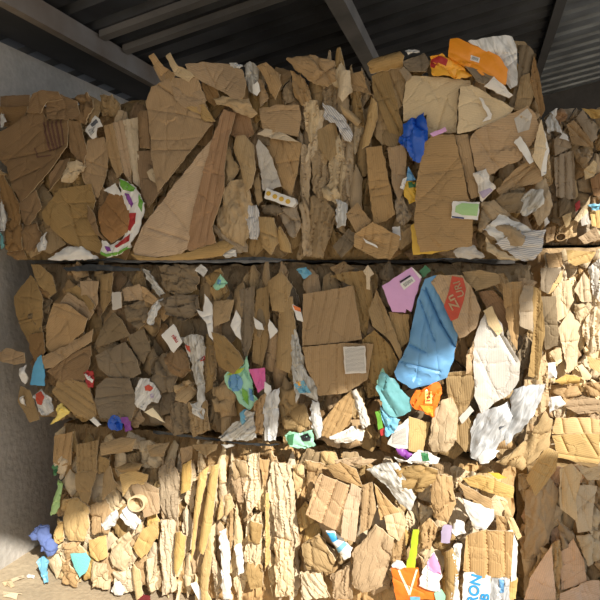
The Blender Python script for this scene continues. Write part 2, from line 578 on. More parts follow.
def fill(b, zone, n, mats, size=(18, 34), k='v', ang=8, depth=(-1.8, 3.0), name='cardboard_scrap', seed=1, spread=14, lean=0):
    """pressed scraps tiling the face of a bale, each a piece of its own with a dark crevice round it"""
    r = random.Random(seed * 77 + 3)
    zp = poly_of(zone)
    xs, ys = [p[0] for p in zp], [p[1] for p in zp]
    asp = size[1] / size[0]
    pts = []
    for t in range(12000):
        p = (r.uniform(min(xs) - 8, max(xs) + 8), r.uniform(min(ys) - 8, max(ys) + 8))
        if any(math.hypot(p[0] - q[0], (p[1] - q[1]) / asp) < size[0] * .78 for q in pts): continue
        pts.append(p)
    tr = TRACED.get(b, [])
    for p in pts:
        if not inside(p, zp): continue
        if any(inside(p, z) for z in FILLED.get(b, [])): continue
        sz = size[0] * 1.05
        poly = [(p[0] - sz, p[1] - sz * asp), (p[0] + sz, p[1] - sz * asp), (p[0] + sz, p[1] + sz * asp), (p[0] - sz, p[1] + sz * asp)]
        for q in pts:
            if q is p or abs(q[0] - p[0]) > sz * 2 or abs(q[1] - p[1]) > sz * asp * 2: continue
            # anisotropic bisector, sheared a little so that cells lean
            dx, dy = q[0] - p[0], (q[1] - p[1]) / asp ** 2
            mx, my = (p[0] + q[0]) / 2, (p[1] + q[1]) / 2
            h1 = hsh(p[0] + q[0], p[1] + q[1], seed) * .35
            nx, ny = dx - dy * h1, dy + dx * h1 / asp
            poly = clip(poly, nx, ny, nx * mx + ny * my)
            if len(poly) < 3: break
        if len(poly) < 3: continue
        cx = sum(v[0] for v in poly) / len(poly); cy = sum(v[1] for v in poly) / len(poly)
        g = r.choice((.82, .88, .93, .98, 1.03, 1.1))
        pl = []
        for v in poly:
            w = (cx + (v[0] - cx) * g + r.uniform(-.06, .06) * size[0], cy + (v[1] - cy) * g + r.uniform(-.06, .06) * size[0])
            for q_ in range(8):
                if inside(w, zp): break
                w = (cx + (w[0] - cx) * .8, cy + (w[1] - cy) * .8)
            if not pl or math.hypot(w[0] - pl[-1][0], w[1] - pl[-1][1]) > 1.5: pl.append(w)
        if len(pl) > 2 and math.hypot(pl[0][0] - pl[-1][0], pl[0][1] - pl[-1][1]) < 1.5: pl.pop()
        if len(pl) < 3: continue
        if any(all(inside((cx + (v[0] - cx) * .9, cy + (v[1] - cy) * .9), t) for v in pl) for t in tr): continue
        kk = r.choice(k)
        nm = name if kk in 'sc' or name != 'cardboard_scrap' else 'pleated_scrap'
        piece(b, nm, r.choice(mats), r.uniform(*depth), pl, kk, tilt=(r.uniform(-.22, .22), r.uniform(-.18, .18)), cover=False, bulge=.020 if kk == 's' else .012,
              ang=None if r.random() < .4 else ang + r.gauss(0, spread), rag=.003)
    FILLED.setdefault(b, []).append(zp)

# ================================================================== the bales
bale('T', -2.19, .20, 1.575, 2.30, 2.395, 1.1, 'wide brown cardboard bale on top of the front stack, right under the roof', 'olive', 'front stack of cardboard bales')
bale('M', -2.10, .20, .79, 1.553, 2.395, 1.1, 'brown cardboard bale in the middle of the front stack, holding a blue sheet', 'olive', 'front stack of cardboard bales')
bale('B', -1.95, .15, 0, .766, 2.395, 1.1, 'sunlit tan cardboard bale standing on the ground at the bottom of the front stack', 'kraft', 'front stack of cardboard bales')
bale('R', .25, 1.6, 1.65, 2.27, 3.2, 1.2, 'cardboard bale on top of the right-hand stack behind, beneath the corrugated roof', 'grey', 'rear stack of cardboard bales')
bale('Q', .25, 1.6, .655, 1.63, 3.0, 1.2, 'brightly sunlit cardboard bale in the middle of the right-hand stack behind', 'kraft', 'rear stack of cardboard bales')
bale('P', .21, 1.6, 0, .635, 2.8, 1.2, 'shaded cardboard bale at the bottom of the right-hand stack behind', 'olive', 'rear stack of cardboard bales')
CP, FS, CS, TF, TB = 'carton_panel', 'folded_strip', 'crumpled_sheet', 'torn_flap', 'rolled_tube'
p = piece

# ------------------------------------------------------------------ top bale
p('T', CP, 'dark', 1, '0,96 30,95 29,108 10,113 0,112')
p('T', CP, 'dark', 1.5, '0,108 27,106 24,120 8,127 0,126')
LC = p('T', CP, 'dark', 4, '0,134 10,128 28,113 42,112 46,120 68,118 69,148 60,158 50,172 22,203 12,188 6,166 0,160', cre=[(2,160,58,148,5),(8,182,40,168,4),(42,112,45,150,4),(46,120,68,118,4)], label='dark brown flattened carton printed with rows of text', nf=1)
for row in ('42,122 44,122 52,151 50,152', '46,121 48,121 56,150 54,151', '51,121 52.5,121 59,149 57,150', '55,120 57,120 63,147 61,149', '60,119 61.5,119 66,144 65,146'):
    decal(LC, 'printed_row', 'print', row)
decal(LC, 'printed_rule', 'print', '34,148 35,148 38,157 37,158')
decal(LC, 'printed_rule', 'print', '37,156.6 52,155 52,156 37,158')
p('T', TF, 'dark', 5.5, '28,113 33,95 42,90 57,91 62,99 46,102 42,113')
p('T', CP, 'dark', 4.5, '44,102 60,94 77,101 80,119 46,119', cre=[(46,112,64,108,4),(64,96,65,119,4)])
p('T', CS, 'dark', 2.5, '70,98 87,92 93,108 84,124 78,120 77,102', 'c')
p('T', FS, 'dark', 3.5, '66,120 80,121 86,150 83,168 76,158 70,150', 'p')
p('T', FS, 'dark', 3, '50,174 60,160 70,158 60,178 48,192', 'p')
p('T', CS, 'pale', 5, '61,176 68,163 78,160 84,166 80,174 70,181 62,182', 'c')
p('T', FS, 'dark', 2.5, '0,168 8,184 20,204 19,226 8,215 0,205', 'p', amp=.009)
p('T', FS, 'dark', 4.2, '19,204 36,190 40,206 30,224 24,225', 's')
p('T', CS, 'dark', 2, '5,222 14,216 22,226 20,250 6,252', 'c', cell=.06)
p('T', CS, 'dark', 3, '22,228 36,222 40,236 34,252 22,250', 'c', cell=.06)
p('T', CP, 'olive', 5, '41,212 55,192 57,188 88,183 93,200 89,216 92,230 100,245 98,253 80,249 66,243 52,229 42,219', cre=[(57,192,67,206,4),(67,206,73,226,5),(73,226,80,246,5),(64,203,90,202,4),(72,218,90,217,4),(76,236,96,235,3)], label='flattened six-sided carton end with taped seams')
p('T', TF, 'olive', 3.5, '44,229 50,227 64,244 50,254 41,250')
p('T', CP, 'kraft', 2.5, '80,166 88,140 104,137 109,155 105,176 97,198 88,192 82,178', cre=[(84,160,106,168,4)])
p('T', CP, 'rust', 7.5, '93,212 105,191 122,196 129,212 127,231 110,243 98,231', cre=[(112,225,126,205,2)], label='orange-brown diamond-shaped carton end')
p('T', FS, 'dark', 5, '88,205 94,213 99,232 110,244 96,234 88,218')
p('T', FS, 'kraft', 3.5, '104,126 113,123 123,172 117,178 108,155', 'p')
p('T', FS, 'pink', 2.8, '112,123 123,120 131,160 131,184 122,170', 'p')
p('T', FS, 'pale', 3.2, '123,120 138,117 138,150 143,192 133,182 129,158', 'p', cell=.025)
p('T', FS, 'dark', 3.5, '139,115 149,111 153,150 141,148', 'r')
p('T', CP, 'dark', 3, '137,151 153,150 160,178 163,190 150,208 142,195', cre=[(150,165,155,175,4)])
p('T', TF, 'pale', 4.2, '147,172 152,168 160,180 158,184 150,180')
p('T', CP, 'kraft', 4.6, '147,103 153,88 172,80 200,79 206,102 214,124 197,146 163,193 157,172 153,152', cre=[(153,151,195,150,4),(160,86,212,122,7),(168,112,168,170,2)], label='large upright carton side with a level fold across it')
p('T', CS, 'kraft', 6.5, '172,84 186,76 199,84 206,100 200,106 184,108 176,100', 's', cre=[(176,86,196,98,5)])
p('T', TF, 'kraft', 7, '150,57 155,54 163,66 176,74 172,82 160,76')
p('T', TF, 'pale', 7.6, '166,56 171,53 178,66 188,70 195,76 188,82 174,74')
p('T', TF, 'kraft', 6.5, '153,66 160,68 170,80 160,82')
p('T', CP, 'kraft', 5.5, '188,66 206,63 228,64 243,70 248,84 246,98 238,101 222,92 206,84 192,76', cre=[(206,66,216,86,4)], label='square carton side at the top edge of the bale')
p('T', FS, 'dark', 5, '200,78 216,84 220,100 214,106 206,100', 'p')
p('T', FS, 'tan', 6, '187,108 204,104 217,122 206,122', 's')
p('T', CS, 'paper', 7.5, '213,98 221,95 236,98 248,98 252,108 257,113 250,117 240,114 228,106 216,104', 'c', cell=.05)
p('T', FS, 'rust', 3, '232,107 249,112 254,134 240,142 228,132', 's')
p('T', CP, 'pink', 9, '131,249 140,228 216,132 214,141 206,165 197,200 187,249 180,254 150,258 133,255', nf=1, cre=[(148,228,186,240,5)], label='big pale triangular carton flap lying across the bale face', fl=70)
p('T', CP, 'rust', 8.2, '214,134 222,108 233,112 227,140 224,170 225,190 213,226 217,243 190,251 187,248 197,200 206,165', cre=[(222,115,200,240,3),(228,112,208,235,3)], label='orange-brown long carton side folded against the triangular flap', fl=10)
p('T', TB, 'tan', 7, '132,254 160,258 192,252 224,240 236,246 222,256 190,263 140,263', 'r', amp=.006)
p('T', CS, 'paper', 6, '223,190 230,182 245,178 251,195 253,206 249,236 243,246 230,240 214,228 217,214', 'c', cell=.05, amp=.02, label='crumpled ball of brown packing paper')
p('T', CS, 'paper', 5, '213,224 224,230 244,240 247,252 232,254 220,246', 'c')
p('T', FS, 'paper', 4, '222,152 229,146 233,160 239,168 232,182 224,186', 'c')
p('T', TB, 'tan', 6.5, '239,138 246,136 254,145 257,170 254,188 248,192 241,165 234,150', 'r')
p('T', FS, 'tan', 5, '252,180 258,172 262,200 257,206', 's')
p('T', CP, 'kraft', 4.5, '268,136 301,142 297,176 291,196 281,186 264,150', cre=[(270,164,298,160,3)], label='square carton side behind the box with yellow dots')
p('T', CP, 'kraft', 5, '258,108 278,104 299,105 301,118 298,136 270,132 262,128', nf=1)
p('T', TF, 'pale', 6.5, '256,134 264,128 276,130 300,142 270,138')
p('T', FS, 'mud', 3, '258,142 270,146 266,128 259,130', 's')
p('T', CS, 'mud', 4.5, '262,206 278,204 284,212 276,216 263,214', 'c')
p('T', TB, 'tan', 5.8, '260,217 275,218 281,240 273,255 262,246', 'r', cre=[(262,232,278,238,5)])
p('T', TB, 'tan', 5, '281,226 290,240 294,253 280,250', 'r')
p('T', CS, 'grey', 4, '276,208 296,204 301,226 294,238 284,226', 'c')
p('T', FS, 'kraft', 3.5, '258,68 268,64 280,74 283,86 277,101 271,92 266,78', 'r')
p('T', FS, 'kraft', 3, '254,75 262,80 268,98 260,106', 'v')
p('T', FS, 'grey', 2.5, '281,92 290,78 295,100 284,104', 'v')
p('T', CP, 'kraft', 5.5, '285,58 296,56 312,55 334,60 336,80 326,86 312,82 296,70', 'c', cell=.07, amp=.009, label='crumpled carton lid at the top edge of the bale')
p('T', FS, 'kraft', 4.5, '290,70 304,78 311,98 303,106 294,96', 'v')
p('T', FS, 'pale', 4, '304,100 317,100 321,120 312,146 305,130', 'v')
p('T', FS, 'pale', 4.6, '318,110 326,112 318,150 305,164', 'v')
p('T', CP, 'olive', 5.6, '317,130 334,121 341,150 330,162 319,148', cre=[(334,121,338,160,4)])
p('T', FS, 'paper', 3.4, '302,145 312,145 309,200 313,256 303,256 299,180', 'v')
p('T', FS, 'grey', 3.8, '311,150 325,148 329,180 320,202 312,190', 'v')
p('T', FS, 'pale', 4.4, '328,148 340,133 346,165 341,204 330,196', 'v')
p('T', FS, 'paper', 3.6, '340,130 353,135 353,190 345,214 341,180', 'v', cell=.028)
p('T', FS, 'olive', 4.2, '310,196 325,195 336,216 322,258 310,257', 'v')
p('T', CS, 'pale', 5, '322,188 334,182 340,194 336,204 324,198', 'c')
p('T', CP, 'mud', 6, '332,246 348,228 357,236 352,248 341,258', cre=[(348,230,338,256,3)])
p('T', CP, 'kraft', 6.6, '346,214 357,202 371,221 356,233', label='small square carton corner above the torn box')
p('T', CP, 'kraft', 7.6, '355,234 373,222 401,237 398,250 391,259 376,258 354,247', cre=[(366,226,362,248,4),(392,234,388,256,3)], label='crushed small brown box at the bottom edge of the bale')
p('T', CS, 'pale', 4, '326,62 340,60 346,70 344,88 334,86', 'c')
p('T', FS, 'pale', 4.8, '340,72 351,72 352,92 344,104 338,96', 'r')
p('T', FS, 'kraft', 3.4, '350,74 362,70 368,90 374,96 362,92 352,90', 's')
p('T', FS, 'olive', 3, '352,92 360,92 364,116 364,128 352,122', 'v')
p('T', FS, 'tan', 4.2, '340,106 352,112 362,122 358,128 344,116', 'r')
p('T', FS, 'tan', 5, '372,98 378,104 378,118 370,146 363,150 366,126', 'r')
p('T', FS, 'olive', 3.6, '378,112 388,120 390,140 382,146 376,138', 's')
p('T', TB, 'olive', 5, '368,66 374,60 400,52 405,58 403,66 371,74', 'r')
p('T', CP, 'olive', 5.8, '371,75 386,65 391,80 403,128 400,146 394,146 378,104 372,88', cre=[(373,80,398,128,6)])
p('T', CP, 'olive', 4.8, '386,66 402,61 405,76 403,104 398,110 391,84', cre=[(388,70,402,104,6)])
p('T', FS, 'olive', 4.2, '373,95 386,112 400,140 396,151 385,145 376,114', 's')
p('T', CP, 'mud', 6.2, '402,62 424,52 430,64 426,72 408,71')
p('T', TF, 'grey', 6.6, '399,70 404,66 412,76 406,82')
p('T', CP, 'kraft', 5.4, '366,148 382,146 387,170 395,214 386,221 374,224 370,200', label='tall narrow carton side left of the yellow packet')
p('T', CP, 'kraft', 4.2, '388,149 405,146 407,160 405,188 399,202 393,186')
p('T', CS, 'grey', 4.8, '395,199 402,195 409,212 412,216 404,226 396,221', 'c', cell=.025)
p('T', CP, 'beige', 6, '403,100 407,75 440,77 470,80 471,88 459,88 456,132 424,136 427,114 403,121', nf=1, cre=[(446,100,434,138,4)], label='pale beige carton side behind the blue bag')
p('T', CP, 'beige', 7.4, '460,88 472,85 495,98 514,108 506,118 470,132 457,134 459,102', nf=1, label='pale beige carton flap with a white tape strip')
p('T', CP, 'kraft', 9.5, '423,144 432,135 454,134 462,165 473,220 472,246 440,251 420,252 414,225 416,185', nf=1, cre=[(420,175,462,168,2),(418,196,470,205,1.5)], label='big upright carton side with a green label', fl=90)
p('T', FS, 'kraft', 8.4, '455,135 468,134 471,152 480,196 471,199 462,165', 's')
BC = p('T', CP, 'pink', 9.2, '470,139 476,130 528,106 536,115 541,130 530,146 520,160 500,168 495,173 481,180 474,165', nf=1, cre=[(486,124,494,170,2)], label='big pinkish carton side with a grey tape patch', fl=95)
decal(BC, 'tape_patch', 'grey_board', '514,119 527,109 532,116 529,130 518,133', label='greyish strip of tape')
p('T', TF, 'pale', 10.5, '532,156 541,120 548,145 545,152 541,171 535,162', tilt=(-.2, .1), label='pale torn carton corner')
p('T', CP, 'kraft', 7.4, '496,190 512,172 530,158 542,172 543,183 525,186 502,196', cre=[(500,186,528,166,6),(510,190,532,168,6)])
p('T', CS, 'grey', 9, '478,230 482,202 494,200 520,222 534,230 521,246 505,246 486,236', 'c', cell=.06, amp=.016, label='grey crumpled packing paper')
p('T', CS, 'mud', 9.8, '493,201 508,190 525,187 523,205 520,213 502,211', 'c', cell=.05)
p('T', TF, 'pale', 11, '486,236 491,244 508,255 531,262 526,270 500,260 487,251', 'c', cell=.06, amp=.008)
p('T', CS, 'paper', 7, '536,184 546,178 553,204 548,216 540,226 532,214', 'c')
p('T', FS, 'paper', 5, '541,150 549,146 552,184 544,186', 'v')
p('T', FS, 'mud', 4, '518,44 528,46 536,54 534,72 523,90 513,110 508,106 515,86 519,62', 'p', amp=.012)
p('T', FS, 'dark', 5, '534,54 540,78 545,110 541,118 535,98 530,80', 'p')
p('T', CP, 'olive', 5.6, '521,76 530,72 534,95 529,108 514,110', 's')
p('T', CP, 'olive', 3, '512,40 524,41 533,50 532,58 518,52', 's')

fill('T', '296,62 372,66 372,258 296,258', 0, ['paper', 'olive', 'pale', 'grey', 'olive'], (12, 46), 'vvsr', 2, name='folded_scrap', seed=2, spread=7)
fill('T', '0,96 90,93 150,96 190,72 250,66 296,60 372,64 420,56 520,46 540,70 545,150 546,250 480,262 300,262 120,262 0,260', 0, ['kraft', 'olive', 'dark', 'olive', 'paper'], (19, 30), 'sscvp', 5, seed=1)


# ------------------------------------------------------------------ middle bale
p('M', CP, 'olive', 1, '6,297 28,275 37,282 45,298 43,332 28,334 26,350 10,324', cre=[(9,322,28,318,6),(28,284,30,320,4)], tilt=(.25, 0), label='curved carton side bulging out at the left end of the bale')
p('M', TF, 'olive', 3, '28,264 38,265 51,276 55,292 47,298 36,283')
p('M', TF, 'kraft', 4, '0,352 6,348 23,353 24,363 14,365 0,361', tilt=(0, 0), label='carton flap sticking out towards the wall')
p('M', CP, 'dark', 2.4, '27,335 42,332 45,352 36,366 29,352')
p('M', CP, 'kraft', 5.2, '43,346 46,326 55,303 71,304 92,318 86,332 66,345 48,353', nf=1, tilt=(.1, .15), cre=[(56,306,92,318,3)], label='tilted square carton side on the left of the bale')
p('M', FS, 'kraft', 4.4, '61,303 70,292 95,311 90,320')
p('M', FS, 'olive', 3.6, '66,291 78,285 96,304 94,314')
p('M', FS, 'kraft', 6, '41,357 56,350 84,335 92,329 91,342 70,354 52,368 44,369', 's', cre=[(60,350,62,360,3)])
p('M', CP, 'dark', 3.4, '48,371 68,356 90,345 90,364 82,386 60,381')
p('M', CP, 'olive', 4.2, '52,392 60,376 88,384 96,408 95,421 75,416 60,401', 'p')
p('M', CP, 'kraft', 3.8, '80,281 98,281 98,304 92,311 82,300')
p('M', FS, 'olive', 3, '98,275 112,272 110,300 102,313 98,300', 's')
p('M', CP, 'kraft', 4, '122,289 140,284 143,300 124,301')
p('M', FS, 'kraft', 5, '139,285 158,299 152,305 138,299', 's')
p('M', CP, 'mud', 4.2, '95,344 104,322 113,312 122,320 129,336 100,346')
p('M', CP, 'mud', 5.2, '94,356 106,350 124,342 137,360 141,374 125,381 108,378 98,369', cre=[(106,352,122,378,4)], label='dark grey-brown creased carton side')
p('M', CP, 'mud', 4.8, '97,386 106,378 130,378 138,400 131,421 100,418 95,400', cre=[(98,398,132,394,4)])
p('M', CS, 'mud', 3.6, '124,306 144,300 148,318 138,330 126,320', 'c', cell=.06)
p('M', CP, 'mud', 3.4, '128,336 142,328 150,350 142,364 134,352')
p('M', CS, 'mud', 5, '158,266 178,264 196,266 196,290 182,296 164,290', 'c', cell=.03, amp=.008, label='dark grey-brown fuzzy sheet of felt-like paper')
p('M', CS, 'mud', 4.4, '160,301 176,294 195,296 200,311 185,321 164,313', 'c', cell=.045, amp=.014)
p('M', CS, 'mud', 4, '150,360 166,352 178,370 172,392 158,394 150,381', 'c', cell=.08)
p('M', CS, 'tan', 4.8, '174,386 188,380 196,392 186,404 175,400', 'c', cell=.07)
p('M', CS, 'dark', 5, '164,358 176,346 186,352 190,370 182,378 170,372', 'c', cell=.06)
p('M', FS, 'olive', 4, '214,301 236,299 231,320 217,326', 'r')
p('M', FS, 'olive', 3, '204,276 220,268 226,292 216,302', 'c')
p('M', FS, 'mud', 4, '239,290 254,286 254,330 246,362 240,340', 'p', cell=.02)
p('M', FS, 'olive', 3.4, '256,290 268,285 270,330 262,366 252,362', 'p')
p('M', TB, 'olive', 4.6, '268,282 284,271 293,286 286,312 274,310', 'r')
p('M', TB, 'olive', 3.8, '281,300 294,296 298,340 291,372 276,366', 'r')
p('M', TB, 'olive', 4.4, '214,331 226,335 241,352 246,362 236,373 219,366', 'r')
p('M', CS, 'olive', 3, '200,342 214,346 216,380 204,384', 'v')
p('M', CS, 'olive', 5, '212,388 226,384 236,396 230,412 216,412', 'c', cell=.06)
p('M', CS, 'olive', 4, '188,402 206,400 210,430 192,438', 'v')
p('M', CS, 'mud', 3.6, '170,402 188,402 192,432 172,436', 'v')
p('M', CS, 'olive', 3.6, '278,388 296,380 298,410 284,430 280,414', 'c', cell=.06)
p('M', CS, 'olive', 4.6, '284,408 304,404 312,422 300,434 286,428', 'c', cell=.06)
p('M', FS, 'olive', 2.4, '330,276 346,272 369,270 373,300 366,336 359,330 352,286', 'p')
PL = p('M', CP, 'kraft', 5.6, '303,294 353,286 362,339 345,342 302,346', 'p', amp=.005, cell=.05, ang=8, label='pleated carton side with upright folds')
p('M', CP, 'kraft', 6.2, '302,347 345,343 373,344 367,380 346,393 319,396 307,370', 'p', amp=.005, cell=.035, ang=0)
p('M', FS, 'kraft', 6.6, '322,422 340,400 351,390 354,400 350,424 332,440 322,436', 'p', cell=.022, ang=25, label='fan of folded carton strips')
p('M', FS, 'white_board', 7.2, '330,436 352,428 364,432 362,441 334,444', 'c', cell=.05)
p('M', CP, 'olive', 7, '368,311 376,290 386,311 402,352 400,362 390,341 372,326', cre=[(376,292,386,330,4)], label='pointed carton flap beside the purple box')
p('M', CP, 'tan', 5.4, '388,312 409,315 409,341 401,348 392,330')
p('M', FS, 'olive', 4.4, '362,340 374,330 390,345 400,366 388,380 376,386 366,376', 'p', cell=.028)
PR = p('M', CP, 'pink', 9.6, '431,282 437,275 462,275 472,288 481,310 477,326 466,336 459,338 446,306', nf=1, cre=[(470,288,468,330,4),(446,312,478,314,1.5)], label='creased carton flap with a red printed band')
decal(PR, 'printed_band', 'red_print', '452,276 463,278 466,289 464,300 458,318 451,321 444,306 449,291', label='red printed band with tan lettering')
writing(PR, 'Zn', 'pink', 453, 302, 8, 118, 1.2, off=.0055, bold=.02)
writing(PR, 'URI', 'pink', 459, 289, 7, 108, 1.1, off=.0055, bold=.01)
p('M', CP, 'olive', 7, '462,272 480,270 499,275 500,283 476,291 466,282', label='flat carton edge pressed under the top bale')
p('M', CP, 'rust', 5, '478,292 492,290 503,300 513,320 510,332 498,320 486,308', 's')
p('M', CP, 'kraft', 7.6, '502,283 522,281 520,312 518,352 511,340 504,306', cre=[(512,284,516,340,5)], label='upright tan carton strip beside the white sheets')
p('M', FS, 'grey', 8.4, '519,300 524,285 533,286 533,332 520,326', 's')
p('M', FS, 'olive', 5, '531,285 541,290 545,330 538,380 528,376 534,330', 'p')
p('M', CP, 'mud', 2, '540,297 556,296 559,342 546,348 540,322', label='dark carton flap at the right end of the bale')
p('M', CP, 'olive', 6, '446,372 474,369 476,392 466,410 478,440 466,452 455,440 447,392', 's', cre=[(448,376,474,374,4)])
p('M', CS, 'paper', 7.8, '428,444 434,412 442,400 452,398 458,412 457,440 446,453 432,452', 'c', cell=.07, label='crumpled brown paper bag')
p('M', FS, 'kraft', 9, '466,356 474,338 474,372 466,374', 'v')
p('M', CP, 'tan', 6, '496,462 526,442 545,412 553,420 550,446 522,470', 'c', cell=.08, label='golden curved carton edge at the lower right corner of the bale')
p('M', CP, 'tan', 3.6, '524,380 546,350 550,400 540,432 528,420', 'v')
p('M', FS, 'olive', 1.5, '20,386 30,390 38,420 29,423 18,402', 's')

fill('M', '196,268 304,266 304,440 196,436', 0, ['olive', 'olive', 'mud', 'kraft'], (14, 42), 'vssr', 2, name='folded_scrap', seed=4, spread=8)
fill('M', '30,272 80,266 200,264 380,264 540,280 548,380 540,430 510,468 470,466 300,446 100,426 48,420 30,360', 0, ['olive', 'mud', 'kraft', 'olive', 'dark'], (19, 30), 'sscvp', 4, seed=3)


# ------------------------------------------------------------------ bottom bale
p('B', CP, 'kraft', 3, '54,436 72,432 71,465 60,466 53,462', 'p')
p('B', CP, 'olive', 3.6, '76,445 98,440 96,469 77,473', 'p', cell=.022, ang=0)
p('B', CP, 'olive', 5, '104,442 124,436 139,437 133,451 104,454', 'r')
p('B', CP, 'olive', 4.6, '146,446 168,443 162,458 149,457', 's')
p('B', CP, 'olive', 4, '74,474 96,470 90,496 86,510 76,492', 's')
p('B', CP, 'olive', 4.4, '98,456 110,460 106,474 98,472', 's')
p('B', CP, 'olive', 3.8, '105,474 113,464 118,486 106,498', 'r')
p('B', TB, 'olive', 4.6, '120,466 130,461 146,462 140,470 124,471', 'r')
p('B', CP, 'gold', 4.6, '120,474 134,470 150,474 146,484 132,484 124,496', 's')
p('B', CP, 'kraft', 5, '128,486 146,482 158,490 158,514 144,518 140,502', 's')
p('B', CP, 'gold', 5.2, '62,500 74,498 88,508 89,524 84,541 68,540 62,526', 'c', cell=.12, amp=.006, label='golden crumpled carton side in a patch of sun')
p('B', CP, 'kraft', 4.2, '90,506 104,500 112,514 108,534 92,534', 'c', cell=.07)
p('B', CP, 'gold', 4.6, '86,542 104,536 108,556 98,562 88,556', 's')
p('B', CP, 'kraft', 4, '62,544 78,542 86,554 70,558 64,575', 'c')
p('B', CS, 'kraft', 4, '62,560 70,566 79,578 76,588 62,582', 'c')
p('B', CS, 'pale', 4.4, '90,564 106,564 108,590 92,588', 'c', cell=.05)
p('B', CP, 'gold', 5.4, '132,548 142,530 158,520 158,534 148,552 140,560', 's', label='golden slanted carton piece')
p('B', TB, 'gold', 5, '136,560 141,568 144,594 139,598 134,574', 'r')
p('B', CS, 'pale', 4, '112,544 128,532 132,556 124,572 112,566', 'c', cell=.05)
p('B', CS, 'pale', 3.8, '112,572 134,570 134,592 124,594 116,584', 'c', cell=.045)
p('B', CS, 'pale', 4.4, '146,560 156,556 158,590 148,592', 'v')
p('B', FS, 'grey', 3.6, '158,470 172,458 180,480 178,520 166,520 158,496', 'v')
p('B', FS, 'pale', 3, '160,520 174,520 176,590 162,596', 'v')
p('B', TB, 'gold', 4.4, '183,464 194,458 194,474 192,488 184,492', 'r')
p('B', CP, 'olive', 4.8, '192,444 218,440 216,450 206,456 194,448', 's')
p('B', CP, 'kraft', 4, '180,448 192,446 192,458 182,464', 's')
p('B', TB, 'gold', 4.4, '176,532 184,529 188,534 186,556 180,572 176,566', 'r')
p('B', TB, 'gold', 5.4, '199,474 211,464 206,490 200,520 197,548 194,560 196,510', 'r', label='tall golden rolled carton strip')
p('B', TB, 'gold', 5.8, '213,464 221,462 217,496 212,530 206,552 200,548 206,500', 'r', label='second tall golden rolled carton strip')
p('B', TB, 'gold', 4.8, '206,556 213,532 214,556 210,588 214,600 204,600 201,570', 'r')
p('B', TB, 'gold', 4.2, '219,512 225,492 225,514 220,518', 'r')
p('B', TB, 'gold', 4.4, '226,494 232,491 235,506 227,516', 'r')
p('B', CS, 'olive', 5, '232,460 246,462 248,476 234,480', 'c', cell=.06)
p('B', CS, 'kraft', 3.6, '231,474 246,478 242,504 234,496', 'v')
p('B', FS, 'pale', 3.4, '246,456 260,452 260,500 248,516 244,490', 'v', cell=.024)
p('B', FS, 'kraft', 3.8, '260,458 270,460 266,486 264,484', 's')
p('B', FS, 'pale', 4.4, '272,462 290,464 294,496 292,540 276,536 268,490', 'v', cell=.026, label='finely wrinkled upright carton sheet')
p('B', FS, 'gold', 3.6, '266,490 270,492 270,560 266,570', 'r')
p('B', FS, 'pale', 3.8, '274,538 292,542 294,596 276,598', 'v', cell=.026)
p('B', FS, 'pale', 3.2, '246,520 262,512 262,560 250,590 244,560', 'v', cell=.024)
p('B', CS, 'olive', 4.4, '250,520 262,524 260,544 248,540', 'c', cell=.06)
p('B', CS, 'gold', 3.6, '292,466 304,462 304,486 296,500', 'c', cell=.05)
p('B', CP, 'olive', 4.4, '246,562 262,566 262,588 248,588', 'c', cell=.08)
PC = p('B', CP, 'pink', 11, '305,516 318,478 322,472 334,478 350,484 344,510 341,536 322,527', 'p', amp=.011, cell=.06, ang=17, tilt=(0, .2), label='clean pinkish carton with deep parallel folds')
p('B', CP, 'pink', 9.4, '344,508 351,484 361,490 357,530 355,542 342,535', 's', tilt=(-.3, 0))
p('B', CP, 'kraft', 8, '326,466 340,462 356,470 362,488 350,484 334,478', cre=[(340,464,358,484,5)])
p('B', TB, 'kraft', 7, '334,460 352,450 376,448 366,464 344,466', 'c', cell=.06)
p('B', FS, 'kraft', 5, '305,460 324,466 318,476 308,500', 'c')
p('B', CP, 'olive', 5, '301,546 318,535 336,560 330,573 306,570', 'c', cell=.06)
p('B', CP, 'kraft', 8, '352,586 353,552 375,526 394,540 388,566 382,588 362,594', 'c', cell=.12, amp=.007, label='rounded brown paper bag panel beside the pleated carton')
p('B', FS, 'kraft', 6, '361,486 372,482 376,510 370,528 360,534', 'p')
p('B', FS, 'kraft', 5.6, '374,484 388,500 400,514 396,520 380,520', 'p')
p('B', CP, 'pale', 7, '384,517 403,512 406,526 399,542 388,534', cre=[(392,515,398,538,4)])
p('B', CS, 'olive', 7, '394,468 420,464 438,470 438,480 420,493 402,490', 'c', cell=.05, label='crumpled brown paper bag near the top edge of the bale')
p('B', CS, 'kraft', 6.6, '430,490 436,474 452,478 456,506 448,523 434,518', 'c', cell=.06)
p('B', CS, 'kraft', 5.6, '418,528 430,518 438,530 430,550 418,548', 'v')
p('B', FS, 'olive', 6, '444,552 452,545 460,560 458,600 446,600', 'r')
p('B', FS, 'kraft', 4, '384,545 404,530 406,560 394,568', 'v')
CB = p('B', CP, 'kraft', 9.4, '463,570 466,536 482,530 514,532 511,576 480,578', 'p', amp=.012, cell=.062, ang=0, label='brown carton with deep vertical folds at the bottom right corner')
p('B', CP, 'gold', 8.2, '462,479 480,474 514,487 513,498 498,496 470,487', 's', label='golden carton edge at the top right corner of the bale')
p('B', CP, 'kraft', 7.2, '458,482 492,500 491,510 466,498', 's')
p('B', FS, 'beige', 6, '500,500 506,502 522,538 518,542', 's')
p('B', FS, 'kraft', 3, '496,512 506,516 512,534 496,532', 's')
p('B', FS, 'gold', 6, '511,570 518,580 516,600 508,600', 's')
p('B', FS, 'pale', 5, '300,572 320,574 330,598 302,600', 'v')
p('B', FS, 'kraft', 5.4, '330,576 350,566 352,600 334,600', 'v')

